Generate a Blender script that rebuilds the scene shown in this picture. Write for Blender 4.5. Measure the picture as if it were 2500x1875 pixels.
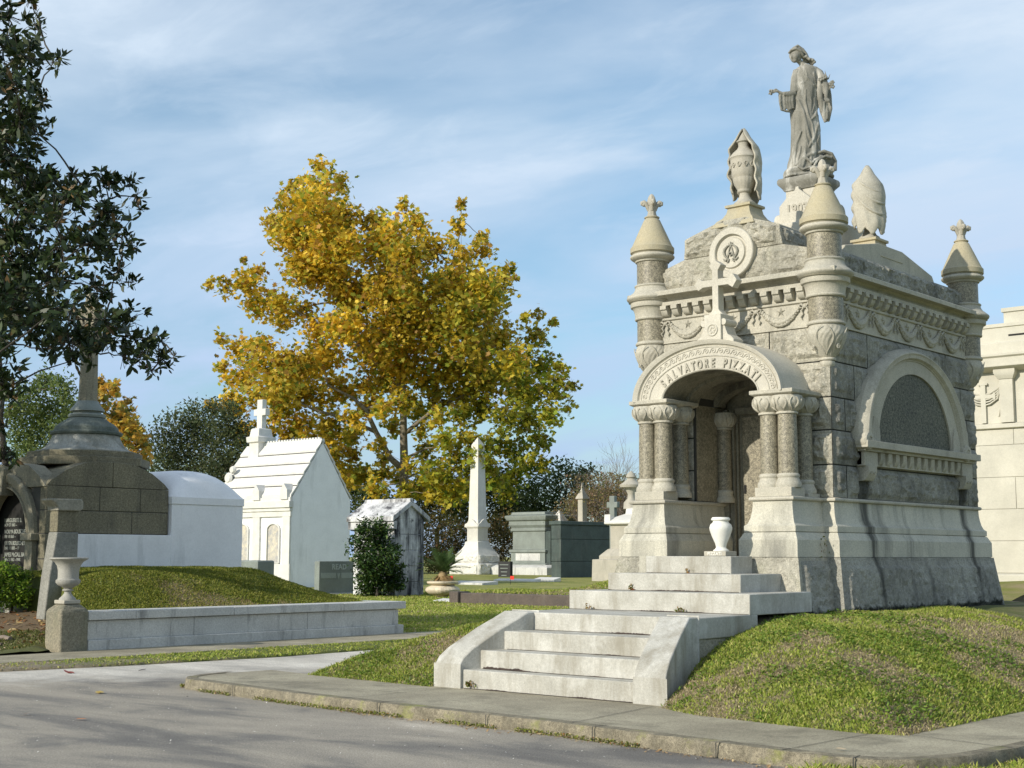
import bpy, bmesh, math, random
import numpy as np
from math import pi, sin, cos, radians, sqrt
from mathutils import Vector, Matrix
random.seed(7); RNG = np.random.default_rng(11)
for o in list(bpy.data.objects): bpy.data.objects.remove(o)
scene = bpy.context.scene
COL = scene.collection

# ------------------------------------------------------------------ camera
YAW, PIT, ROL, FPX = -0.7179920, 0.1226090, 0.00177886, 3404.23
CAM = np.array([0.0, 0.0, 1.5])
_cy, _sy = cos(YAW), sin(YAW)
FW = np.array([_sy*cos(PIT), _cy*cos(PIT), sin(PIT)])
_r = np.array([_cy, -_sy, 0.0]); _u = np.cross(_r, FW)
RT = _r*cos(ROL)+_u*sin(ROL); UP = -_r*sin(ROL)+_u*cos(ROL)
def P(px, py, d):                       # photo pixel + distance -> place in the scene
    return CAM + d*(FW + RT*(px-1250)/FPX - UP*(py-937.5)/FPX)
cd = bpy.data.cameras.new('camera'); cam = bpy.data.objects.new('camera', cd); COL.objects.link(cam)
cd.sensor_width = 36; cd.sensor_fit = 'HORIZONTAL'; cd.lens = FPX/2500*36; cd.clip_end = 3000; cd.clip_start = .1
m = Matrix(((RT[0], UP[0], -FW[0], 0), (RT[1], UP[1], -FW[1], 0), (RT[2], UP[2], -FW[2], 1.5), (0, 0, 0, 1)))
cam.matrix_world = m
scene.camera = cam

# ------------------------------------------------------------------ light
SUN_EL, SUN_AZ = radians(25), radians(12)          # azimuth measured from -Y towards -X
sdir = Vector((-sin(SUN_AZ)*cos(SUN_EL), -cos(SUN_AZ)*cos(SUN_EL), sin(SUN_EL)))
sl = bpy.data.lights.new('sun', 'SUN'); sl.energy = 4.0; sl.angle = radians(.6); sl.color = (1.0, .925, .80)
so = bpy.data.objects.new('sun', sl); COL.objects.link(so)
so.rotation_euler = sdir.to_track_quat('Z', 'Y').to_euler(); so.location = (0, -20, 40)

w = bpy.data.worlds.new('World'); scene.world = w; w.use_nodes = True
nt = w.node_tree; nt.nodes.clear()
def N(nt, t, **k):
    n = nt.nodes.new(t)
    for a, b in k.items():
        if a.startswith('i_'): n.inputs[a[2:]].default_value = b
        elif a[0] == 'n' and a[1:].isdigit(): n.inputs[int(a[1:])].default_value = b
        else: setattr(n, a, b)
    return n
def ramp(nt, pts, interp='LINEAR'):
    r = N(nt, 'ShaderNodeValToRGB'); e = r.color_ramp; e.interpolation = interp
    while len(e.elements) > 1: e.elements.remove(e.elements[-1])
    e.elements[0].position = pts[0][0]; c = pts[0][1]; e.elements[0].color = (*c, 1) if hasattr(c, '__len__') else (c, c, c, 1)
    for p, c in pts[1:]:
        q = e.elements.new(p); q.color = (*c, 1) if hasattr(c, '__len__') else (c, c, c, 1)
    return r
L = nt.links.new
sky = N(nt, 'ShaderNodeTexSky', sky_type='NISHITA'); sky.sun_disc = False
sky.sun_elevation = SUN_EL; sky.sun_rotation = pi + SUN_AZ
sky.air_density = 1.2; sky.dust_density = .6; sky.ozone_density = 2.0
tc = N(nt, 'ShaderNodeTexCoord')
sx = N(nt, 'ShaderNodeSeparateXYZ'); L(tc.outputs['Generated'], sx.inputs[0])
# project the view direction on a flat cloud layer
dz = N(nt, 'ShaderNodeMath', operation='MAXIMUM', n1=.04); L(sx.outputs[2], dz.inputs[0])
az = N(nt, 'ShaderNodeMath', operation='ADD', n1=.16); L(dz.outputs[0], az.inputs[0])
dx = N(nt, 'ShaderNodeMath', operation='DIVIDE'); L(sx.outputs[0], dx.inputs[0]); L(az.outputs[0], dx.inputs[1])
dy = N(nt, 'ShaderNodeMath', operation='DIVIDE'); L(sx.outputs[1], dy.inputs[0]); L(az.outputs[0], dy.inputs[1])
cx = N(nt, 'ShaderNodeCombineXYZ'); L(dx.outputs[0], cx.inputs[0]); L(dy.outputs[0], cx.inputs[1])
mp = N(nt, 'ShaderNodeMapping'); mp.inputs['Rotation'].default_value = (0, 0, radians(-40)); mp.inputs['Scale'].default_value = (.55, .85, 1)
L(cx.outputs[0], mp.inputs[0])
n1 = N(nt, 'ShaderNodeTexNoise', i_Scale=1.7, i_Detail=7, i_Roughness=.52, i_Distortion=.35); L(mp.outputs[0], n1.inputs['Vector'])
n2 = N(nt, 'ShaderNodeTexNoise', i_Scale=5.5, i_Detail=8, i_Roughness=.6, i_Distortion=.5); L(mp.outputs[0], n2.inputs['Vector'])
r1 = ramp(nt, [(.38, .12), (.47, .40), (.54, .70), (.64, 1.0)]); L(n1.outputs[0], r1.inputs[0])
r2 = ramp(nt, [(.5, 0), (.72, 1)]); L(n2.outputs[0], r2.inputs[0])
mm = N(nt, 'ShaderNodeMath', operation='MULTIPLY_ADD', n1=.30, n2=.0); L(r2.outputs[0], mm.inputs[0]); L(r1.outputs[0], mm.inputs[2]); mm.use_clamp = True
mx = N(nt, 'ShaderNodeMix', data_type='RGBA'); L(mm.outputs[0], mx.inputs['Factor'])
low = ramp(nt, [(.0, (.62, .74, .93)), (.10, (.68, .79, .95)), (.30, (.92, .97, 1.0)), (.5, (1, 1, 1))]); L(sx.outputs[2], low.inputs[0])
skm = N(nt, 'ShaderNodeMix', data_type='RGBA', blend_type='MULTIPLY', i_Factor=1.0); skm.inputs['B'].default_value = (1.26, 1.32, 1.30, 1)
L(sky.outputs[0], skm.inputs['A'])
L(skm.outputs[2], mx.inputs['A']); mx.inputs['B'].default_value = (5.8, 6.65, 7.7, 1)
lm = N(nt, 'ShaderNodeMix', data_type='RGBA', blend_type='MULTIPLY', i_Factor=1.0); L(mx.outputs[2], lm.inputs['A']); L(low.outputs[0], lm.inputs['B'])
bg = N(nt, 'ShaderNodeBackground', i_Strength=.102); L(lm.outputs[2], bg.inputs[0])
ow = N(nt, 'ShaderNodeOutputWorld'); L(bg.outputs[0], ow.inputs[0])
scene.view_settings.view_transform = 'Standard'; scene.view_settings.look = 'None'
scene.view_settings.exposure = 0.27; scene.view_settings.gamma = 1
scene.render.engine = 'CYCLES'

# ------------------------------------------------------------------ numpy value noise
def _h(ix, iy, iz, s):
    v = (ix.astype(np.int64)*374761393 + iy.astype(np.int64)*668265263 + iz.astype(np.int64)*2147483647 + s*1274126177) & 0xffffffff
    v = ((v ^ (v >> 13))*1274126177) & 0xffffffff
    v = ((v ^ (v >> 16))*2246822519) & 0xffffffff
    return ((v ^ (v >> 15)) & 0xffff)/65535.0
def vnoise(x, y, z=0.0, s=0):
    x = np.asarray(x, float); y = np.asarray(y, float); z = np.zeros_like(x)+z
    ix, iy, iz = np.floor(x), np.floor(y), np.floor(z); fx, fy, fz = x-ix, y-iy, z-iz
    fx, fy, fz = [f*f*(3-2*f) for f in (fx, fy, fz)]
    r = 0
    for a in (0, 1):
        for b in (0, 1):
            for c in (0, 1):
                r = r + _h(ix+a, iy+b, iz+c, s)*(fx if a else 1-fx)*(fy if b else 1-fy)*(fz if c else 1-fz)
    return r
def fbm(x, y, z=0.0, s=0, o=4):
    t, a, r = 0, .5, 0
    for k in range(o):
        r = r + a*vnoise(np.asarray(x)*2**k, np.asarray(y)*2**k, np.asarray(z)*2**k, s+k); t += a; a *= .5
    return r/t
def smooth(x): x = np.clip(x, 0, 1); return x*x*(3-2*x)

# ------------------------------------------------------------------ materials
def newmat(name):
    m = bpy.data.materials.new(name); m.use_nodes = True; t = m.node_tree; t.nodes.clear()
    return m, t
def out(t, sh):
    o = N(t, 'ShaderNodeOutputMaterial'); t.links.new(sh, o.inputs[0])
def stone(name, c1, c2, spk=(260, .25), algae=False, runs=(), blotch=1.6, stain=None, bump=.25, rock=0.0, rough=.75, streak=3.0, spec=.25, moss=None, stain_lo=.52, joints=None):
    """granite / marble / cement: speckle, soft blotches, dirty streaks, fine relief"""
    m, t = newmat(name); l = t.links.new
    g = N(t, 'ShaderNodeNewGeometry'); pos = g.outputs['Position']
    b = N(t, 'ShaderNodeTexNoise', i_Scale=blotch, i_Detail=9, i_Roughness=.62); l(pos, b.inputs['Vector'])
    br = ramp(t, [(.36, 0), (.64, 1)]); l(b.outputs[0], br.inputs[0])
    mx = N(t, 'ShaderNodeMix', data_type='RGBA'); mx.inputs['A'].default_value = (*c1, 1); mx.inputs['B'].default_value = (*c2, 1); l(br.outputs[0], mx.inputs['Factor'])
    c = mx.outputs[2]
    if spk:
        s = N(t, 'ShaderNodeTexNoise', i_Scale=spk[0], i_Detail=3, i_Roughness=.7); l(pos, s.inputs['Vector'])
        sr = ramp(t, [(.36, 1-spk[1]*1.6), (.5, 1), (.66, 1+spk[1])]); l(s.outputs[0], sr.inputs[0])
        q = N(t, 'ShaderNodeMix', data_type='RGBA', blend_type='MULTIPLY', i_Factor=1.0); l(c, q.inputs['A']); l(sr.outputs[0], q.inputs['B']); c = q.outputs[2]
        s2 = N(t, 'ShaderNodeTexNoise', i_Scale=spk[0]*.22, i_Detail=5, i_Roughness=.75); l(pos, s2.inputs['Vector'])
        sr2 = ramp(t, [(.35, 1-spk[1]*1.1), (.65, 1+spk[1]*.6)]); l(s2.outputs[0], sr2.inputs[0])
        q = N(t, 'ShaderNodeMix', data_type='RGBA', blend_type='MULTIPLY', i_Factor=1.0); l(c, q.inputs['A']); l(sr2.outputs[0], q.inputs['B']); c = q.outputs[2]
    if stain:
        mp = N(t, 'ShaderNodeMapping'); mp.inputs['Scale'].default_value = (streak, streak, streak*.16); l(pos, mp.inputs[0])
        a = N(t, 'ShaderNodeTexNoise', i_Scale=1.0, i_Detail=7, i_Roughness=.68, i_Distortion=.3); l(mp.outputs[0], a.inputs['Vector'])
        ar = ramp(t, [(stain_lo, 0), (stain_lo+.2, stain[1])]); l(a.outputs[0], ar.inputs[0])
        q = N(t, 'ShaderNodeMix', data_type='RGBA'); q.inputs['B'].default_value = (*stain[0], 1); l(c, q.inputs['A']); l(ar.outputs[0], q.inputs['Factor']); c = q.outputs[2]
    if moss:
        a = N(t, 'ShaderNodeTexNoise', i_Scale=2.3, i_Detail=8, i_Roughness=.7); l(pos, a.inputs['Vector'])
        ar = ramp(t, [(.55, 0), (.68, moss[1])]); l(a.outputs[0], ar.inputs[0])
        q = N(t, 'ShaderNodeMix', data_type='RGBA'); q.inputs['B'].default_value = (*moss[0], 1); l(c, q.inputs['A']); l(ar.outputs[0], q.inputs['Factor']); c = q.outputs[2]
    for yc_, xm, zm in runs:                   # black run-off streaks below the brackets
        s_ = N(t, 'ShaderNodeSeparateXYZ'); l(pos, s_.inputs[0])
        mp2 = N(t, 'ShaderNodeMapping'); mp2.inputs['Scale'].default_value = (7, 7, .6); l(pos, mp2.inputs[0]); an = N(t, 'ShaderNodeTexNoise', i_Scale=1, i_Detail=6, i_Roughness=.7); l(mp2.outputs[0], an.inputs['Vector'])
        d1 = N(t, 'ShaderNodeMath', operation='SUBTRACT', n1=yc_); l(s_.outputs[1], d1.inputs[0]); d2 = N(t, 'ShaderNodeMath', operation='ABSOLUTE'); l(d1.outputs[0], d2.inputs[0])
        d3 = N(t, 'ShaderNodeMath', operation='MULTIPLY_ADD', n1=-2.6, n2=.44); l(d2.outputs[0], d3.inputs[0]); d4 = N(t, 'ShaderNodeMath', operation='ADD'); l(d3.outputs[0], d4.inputs[0]); l(an.outputs[0], d4.inputs[1])
        zz_ = N(t, 'ShaderNodeMath', operation='MULTIPLY_ADD', n1=.16, n2=-.45); l(s_.outputs[2], zz_.inputs[0]); d5 = N(t, 'ShaderNodeMath', operation='ADD'); l(d4.outputs[0], d5.inputs[0]); l(zz_.outputs[0], d5.inputs[1])
        rr_ = ramp(t, [(.36, 0), (.70, .9)]); l(d5.outputs[0], rr_.inputs[0]); gx = N(t, 'ShaderNodeMath', operation='GREATER_THAN', n1=xm); l(s_.outputs[0], gx.inputs[0]); gz_ = N(t, 'ShaderNodeMath', operation='LESS_THAN', n1=zm); l(s_.outputs[2], gz_.inputs[0])
        m1 = N(t, 'ShaderNodeMath', operation='MULTIPLY'); l(rr_.outputs[0], m1.inputs[0]); l(gx.outputs[0], m1.inputs[1]); m2 = N(t, 'ShaderNodeMath', operation='MULTIPLY'); l(m1.outputs[0], m2.inputs[0]); l(gz_.outputs[0], m2.inputs[1])
        q = N(t, 'ShaderNodeMix', data_type='RGBA'); q.inputs['B'].default_value = (.05, .05, .042, 1); l(c, q.inputs['A']); l(m2.outputs[0], q.inputs['Factor']); c = q.outputs[2]
    if algae:                                  # black growth just above the soil, and a broken line under the first joint
        s_ = N(t, 'ShaderNodeSeparateXYZ'); l(pos, s_.inputs[0]); an = N(t, 'ShaderNodeTexNoise', i_Scale=4.5, i_Detail=8, i_Roughness=.75); l(pos, an.inputs['Vector'])
        k1 = N(t, 'ShaderNodeMath', operation='MULTIPLY_ADD', n1=.55, n2=.60); l(an.outputs[0], k1.inputs[0])
        k2 = N(t, 'ShaderNodeMath', operation='SUBTRACT'); l(k1.outputs[0], k2.inputs[0]); l(s_.outputs[2], k2.inputs[1])
        k3 = N(t, 'ShaderNodeMath', operation='MULTIPLY', n1=14); k3.use_clamp = True; l(k2.outputs[0], k3.inputs[0])
        q = N(t, 'ShaderNodeMix', data_type='RGBA'); q.inputs['B'].default_value = (.03, .032, .024, 1); l(c, q.inputs['A']); l(k3.outputs[0], q.inputs['Factor']); c = q.outputs[2]
    p = N(t, 'ShaderNodeBsdfPrincipled', i_Roughness=rough); l(c, p.inputs['Base Color']); p.inputs['Specular IOR Level'].default_value = spec
    f = N(t, 'ShaderNodeTexNoise', i_Scale=90, i_Detail=5, i_Roughness=.7); l(pos, f.inputs['Vector'])
    bm = N(t, 'ShaderNodeBump', i_Strength=bump, i_Distance=.012); l(f.outputs[0], bm.inputs['Height'])
    if rock:
        f2 = N(t, 'ShaderNodeTexNoise', i_Scale=16, i_Detail=6, i_Roughness=.65, i_Distortion=.6); l(pos, f2.inputs['Vector'])
        b2 = N(t, 'ShaderNodeBump', i_Strength=rock, i_Distance=.04); l(f2.outputs[0], b2.inputs['Height']); l(bm.outputs[0], b2.inputs['Normal']); l(b2.outputs[0], p.inputs['Normal'])
    else: l(bm.outputs[0], p.inputs['Normal'])
    out(t, p.outputs[0]); return m
def leafmat(name, trans=.35, rough=.55):
    """colour of every leaf is stored on its vertices"""
    m, t = newmat(name); l = t.links.new
    a = N(t, 'ShaderNodeVertexColor', layer_name='col')
    p = N(t, 'ShaderNodeBsdfPrincipled', i_Roughness=rough); l(a.outputs[0], p.inputs['Base Color']); p.inputs['Specular IOR Level'].default_value = .3
    tr = N(t, 'ShaderNodeBsdfTranslucent'); l(a.outputs[0], tr.inputs[0])
    mx = N(t, 'ShaderNodeMixShader', n0=trans); l(p.outputs[0], mx.inputs[1]); l(tr.outputs[0], mx.inputs[2])
    out(t, mx.outputs[0]); return m
M = {}
M['light'] = stone('light_granite', (.50, .47, .385), (.39, .37, .305), spk=(210, .18), stain=((.14, .135, .11), .6), stain_lo=.54)
M['pale'] = stone('pale_clean_granite', (.57, .54, .455), (.47, .445, .375), spk=(210, .14), stain=((.30, .28, .21), .4), stain_lo=.57)
M['plinth'] = stone('plinth_granite', (.55, .525, .43), (.45, .435, .365), spk=(210, .18), stain=((.10, .10, .09), .85), stain_lo=.54, streak=1.5, runs=((17.06, -8.75, 2.7), (20.2, -8.75, 2.7)))
M['yellow'] = stone('yellowed_granite', (.43, .375, .245), (.385, .35, .25), spk=(230, .14), blotch=2.6, stain=((.22, .20, .15), .4))
M['dark'] = stone('speckled_granite', (.315, .285, .205), (.245, .22, .16), spk=(120, .5), bump=.15, rough=.45, spec=.45)
M['panel'] = stone('polished_granite', (.15, .148, .11), (.115, .115, .088), spk=(120, .7), bump=.05, rough=.6, spec=.2)
M['rock'] = stone('rock_faced_granite', (.52, .49, .40), (.40, .38, .31), spk=(150, .28), stain=((.13, .125, .105), .6), stain_lo=.52, bump=.6, rock=1.0, moss=((.20, .21, .13), .35))
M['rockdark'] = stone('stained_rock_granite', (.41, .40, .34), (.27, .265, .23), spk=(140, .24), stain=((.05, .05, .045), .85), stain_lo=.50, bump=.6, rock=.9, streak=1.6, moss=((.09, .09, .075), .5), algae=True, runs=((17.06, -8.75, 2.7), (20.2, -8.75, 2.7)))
M['step'] = stone('step_granite', (.50, .49, .44), (.38, .37, .325), spk=(200, .16), blotch=3.0, stain=((.24, .22, .17), .75), stain_lo=.48, streak=4, moss=((.72, .72, .68), .35))
M['statue'] = stone('weathered_marble', (.27, .26, .225), (.19, .185, .155), spk=(150, .12), blotch=3.0, stain=((.70, .68, .62), .95), stain_lo=.51, streak=4.5)
M['urn'] = stone('urn_stone', (.44, .41, .34), (.36, .34, .28), spk=(200, .1), stain=((.20, .19, .16), .5))
M['joint'] = stone('mortar_joint', (.07, .068, .06), (.045, .045, .04), spk=None)
M['darkhole'] = stone('dark_recess', (.02, .02, .018), (.015, .015, .015), spk=None, bump=0)
M['white'] = stone('white_render', (.86, .86, .86), (.80, .80, .80), spk=(80, .04), stain=((.34, .35, .34), .55), stain_lo=.56, streak=1.6, bump=.1, rough=.85)
M['whitewarm'] = stone('white_marble', (.66, .65, .61), (.56, .55, .52), spk=(60, .04), blotch=2.2, stain=((.45, .44, .42), .35), stain_lo=.58, bump=.12, rough=.7)
M['vase'] = stone('vase_marble', (.74, .73, .67), (.64, .63, .57), spk=(90, .04), blotch=5, stain=((.42, .40, .34), .55), stain_lo=.55, streak=9, bump=.15, rough=.7)
M['veined'] = stone('veined_marble', (.62, .56, .44), (.36, .36, .36), spk=(40, .1), blotch=5, stain=((.32, .32, .33), .8), stain_lo=.5, bump=.1)
M['tomb'] = stone('brown_granite', (.25, .225, .15), (.175, .16, .11), spk=(110, .34), stain=((.075, .072, .06), .6), bump=.4, blotch=1.1)
M['tombcarved'] = stone('carved_tomb_granite', (.30, .275, .20), (.22, .205, .15), spk=(110, .25), stain=((.08, .075, .06), .7), bump=.3)
M['bluegrey'] = stone('pale_blue_granite', (.60, .60, .57), (.49, .49, .465), spk=(140, .16), stain=((.10, .10, .10), .8), stain_lo=.54, streak=4, bump=.25)
M['greygreen'] = stone('grey_green_granite', (.23, .26, .235), (.19, .21, .19), spk=(120, .12), stain=((.10, .11, .10), .4), rough=.5)
M['slate'] = stone('dark_green_granite', (.075, .10, .09), (.055, .07, .065), spk=(90, .2), stain=((.20, .20, .17), .3), stain_lo=.55, rough=.45)
M['marbled'] = stone('stained_white_marble', (.70, .70, .69), (.50, .50, .50), spk=(40, .1), blotch=1.3, stain=((.04, .04, .045), .95), stain_lo=.455, streak=2.2, moss=((.04, .04, .045), .9), bump=.4)
M['obelisk'] = stone('pale_obelisk_stone', (.66, .645, .59), (.58, .57, .53), spk=(30, .05), stain=((.40, .39, .35), .3))
M['cream'] = stone('cream_limestone', (.55, .525, .44), (.45, .43, .36), spk=(120, .06), blotch=.9, stain=((.46, .43, .35), .5), stain_lo=.5, streak=.9, bump=.1)
M['kerb'] = stone('old_kerb_concrete', (.29, .255, .18), (.17, .15, .105), spk=(120, .3), blotch=5, stain=((.13, .12, .09), .7), moss=((.24, .26, .05), .6), bump=.7, streak=7)
M['path'] = stone('path_concrete', (.42, .38, .275), (.28, .25, .18), spk=(170, .25), blotch=.9, stain=((.12, .11, .08), .7), stain_lo=.50, streak=1.6, bump=.4)
M['brownkerb'] = stone('brown_stone_kerb', (.13, .105, .085), (.09, .075, .065), spk=(60, .2), stain=((.2, .18, .15), .3))
M['gable'] = stone('blackened_marble', (.68, .68, .66), (.45, .45, .45), spk=(40, .1), blotch=1.3, stain=((.025, .025, .03), 1.0), stain_lo=.40, streak=2.0, bump=.4, moss=((.03, .03, .035), 1.0))
M['bark'] = stone('grey_bark', (.30, .26, .19), (.17, .145, .11), spk=(40, .3), blotch=6, bump=1, moss=((.36, .33, .25), .6))
M['barkdark'] = stone('dark_bark', (.075, .065, .05), (.05, .045, .035), spk=(40, .3), blotch=6, bump=1)
M['twig'] = stone('bare_twig_bark', (.22, .18, .14), (.15, .12, .10), spk=None, blotch=4, bump=.3)
M['palmbase'] = stone('dry_palm_frond', (.42, .31, .16), (.25, .18, .10), spk=None, blotch=9, bump=.4)
M['creamurn'] = stone('cream_planter_stone', (.72, .63, .47), (.56, .48, .36), spk=(90, .1), stain=((.20, .16, .12), .6))
M['redmark'] = stone('red_plastic', (.7, .05, .03), (.6, .04, .03), spk=None, bump=0)
M['steel'] = stone('dark_metal', (.03, .03, .03), (.04, .04, .04), spk=None, bump=0)
M['inner'] = stone('porch_shaded_granite', (.27, .25, .19), (.19, .18, .14), spk=(150, .3), stain=((.06, .055, .045), .85), stain_lo=.48, streak=2.4)  # same porch stone, colour darkened to paint in the recess shade, with stains
M['grime'] = stone('black_grime', (.045, .035, .03), (.07, .05, .04), spk=None, blotch=8)
M['soil'] = stone('dark_soil', (.07, .055, .035), (.12, .09, .05), spk=(40, .5), blotch=4, bump=1)
M['leaf'] = leafmat('leaf', .48); M['leafglossy'] = leafmat('leathery_leaf', .10, .45); M['grassblade'] = leafmat('grass_blade', .3)

def roadmat():
    m, t = newmat('worn_shaded_asphalt'); l = t.links.new
    g = N(t, 'ShaderNodeNewGeometry'); pos = g.outputs['Position']
    mp = N(t, 'ShaderNodeMapping'); mp.inputs['Rotation'].default_value = (0, 0, radians(20)); mp.inputs['Scale'].default_value = (.32, .9, 1); l(pos, mp.inputs[0])
    a = N(t, 'ShaderNodeTexNoise', i_Scale=1.1, i_Detail=7, i_Roughness=.6, i_Distortion=.6); l(mp.outputs[0], a.inputs['Vector'])
    ar = ramp(t, [(.36, (.145, .135, .12)), (.44, (.195, .18, .155)), (.51, (.28, .252, .205)), (.62, (.35, .312, .25)), (.70, (.50, .45, .37))]); l(a.outputs[0], ar.inputs[0])  # darker patches paint in soft tree shade along with asphalt stains
    # pale sandy cross road (west of the path corner)
    s = N(t, 'ShaderNodeSeparateXYZ'); l(pos, s.inputs[0])
    k = N(t, 'ShaderNodeMath', operation='MULTIPLY_ADD', n1=-.55, n2=-8.9); l(s.outputs[0], k.inputs[0])
    ky = N(t, 'ShaderNodeMath', operation='MULTIPLY_ADD', n1=.30, n2=-2.8); l(s.outputs[1], ky.inputs[0])
    ks = N(t, 'ShaderNodeMath', operation='ADD'); l(k.outputs[0], ks.inputs[0]); l(ky.outputs[0], ks.inputs[1])
    wn = N(t, 'ShaderNodeTexNoise', i_Scale=1.4, i_Detail=6, i_Roughness=.65); l(pos, wn.inputs['Vector'])
    wk = N(t, 'ShaderNodeMath', operation='MULTIPLY_ADD', n1=2.4, n2=-1.2); l(wn.outputs[0], wk.inputs[0])
    kk = N(t, 'ShaderNodeMath', operation='ADD'); l(ks.outputs[0], kk.inputs[0]); l(wk.outputs[0], kk.inputs[1]); kk.use_clamp = True
    cc = N(t, 'ShaderNodeTexNoise', i_Scale=.9, i_Detail=8, i_Roughness=.7); l(mp.outputs[0], cc.inputs['Vector'])
    cr = ramp(t, [(.35, (.33, .31, .275)), (.5, (.54, .505, .44)), (.65, (.72, .68, .60))]); l(cc.outputs[0], cr.inputs[0])
    q = N(t, 'ShaderNodeMix', data_type='RGBA'); l(kk.outputs[0], q.inputs['Factor']); l(ar.outputs[0], q.inputs['A']); l(cr.outputs[0], q.inputs['B'])
    f = N(t, 'ShaderNodeTexNoise', i_Scale=75, i_Detail=4, i_Roughness=.8); l(pos, f.inputs['Vector'])
    fr = ramp(t, [(.3, .45), (.5, 1), (.7, 1.7)]); l(f.outputs[0], fr.inputs[0])
    q2 = N(t, 'ShaderNodeMix', data_type='RGBA', blend_type='MULTIPLY', i_Factor=1.0); l(q.outputs[2], q2.inputs['A']); l(fr.outputs[0], q2.inputs['B'])
    p = N(t, 'ShaderNodeBsdfPrincipled', i_Roughness=.85); l(q2.outputs[2], p.inputs['Base Color'])
    b = N(t, 'ShaderNodeBump', i_Strength=.8, i_Distance=.012); l(f.outputs[0], b.inputs['Height']); l(b.outputs[0], p.inputs['Normal'])
    out(t, p.outputs[0]); return m
M['road'] = roadmat()
def turfmat():
    m, t = newmat('lawn_turf'); l = t.links.new
    g = N(t, 'ShaderNodeNewGeometry'); pos = g.outputs['Position']
    a = N(t, 'ShaderNodeTexNoise', i_Scale=.5, i_Detail=9, i_Roughness=.7); l(pos, a.inputs['Vector'])
    ar = ramp(t, [(.36, (.15, .17, .03)), (.5, (.24, .25, .05)), (.62, (.33, .30, .10)), (.72, (.36, .30, .15))]); l(a.outputs[0], ar.inputs[0])
    f = N(t, 'ShaderNodeTexNoise', i_Scale=22, i_Detail=6, i_Roughness=.8); l(pos, f.inputs['Vector'])
    fr = ramp(t, [(.3, .45), (.5, 1), (.7, 1.5)]); l(f.outputs[0], fr.inputs[0])
    q2 = N(t, 'ShaderNodeMix', data_type='RGBA', blend_type='MULTIPLY', i_Factor=1.0); l(ar.outputs[0], q2.inputs['A']); l(fr.outputs[0], q2.inputs['B'])
    p = N(t, 'ShaderNodeBsdfPrincipled', i_Roughness=.9); l(q2.outputs[2], p.inputs['Base Color'])
    b = N(t, 'ShaderNodeBump', i_Strength=1, i_Distance=.05); l(f.outputs[0], b.inputs['Height']); l(b.outputs[0], p.inputs['Normal'])
    out(t, p.outputs[0]); return m
M['turf'] = turfmat()
def bankmat():
    m, t = newmat('bank_turf'); l = t.links.new
    a = N(t, 'ShaderNodeVertexColor', layer_name='col')
    g = N(t, 'ShaderNodeNewGeometry'); pos = g.outputs['Position']
    f = N(t, 'ShaderNodeTexNoise', i_Scale=45, i_Detail=6, i_Roughness=.8); l(pos, f.inputs['Vector'])
    fr = ramp(t, [(.3, .5), (.5, 1), (.7, 1.4)]); l(f.outputs[0], fr.inputs[0])
    q2 = N(t, 'ShaderNodeMix', data_type='RGBA', blend_type='MULTIPLY', i_Factor=1.0); l(a.outputs[0], q2.inputs['A']); l(fr.outputs[0], q2.inputs['B'])
    p = N(t, 'ShaderNodeBsdfPrincipled', i_Roughness=.95); l(q2.outputs[2], p.inputs['Base Color'])
    b = N(t, 'ShaderNodeBump', i_Strength=1, i_Distance=.03); l(f.outputs[0], b.inputs['Height']); l(b.outputs[0], p.inputs['Normal'])
    out(t, p.outputs[0]); return m
M['bank'] = bankmat()

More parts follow.
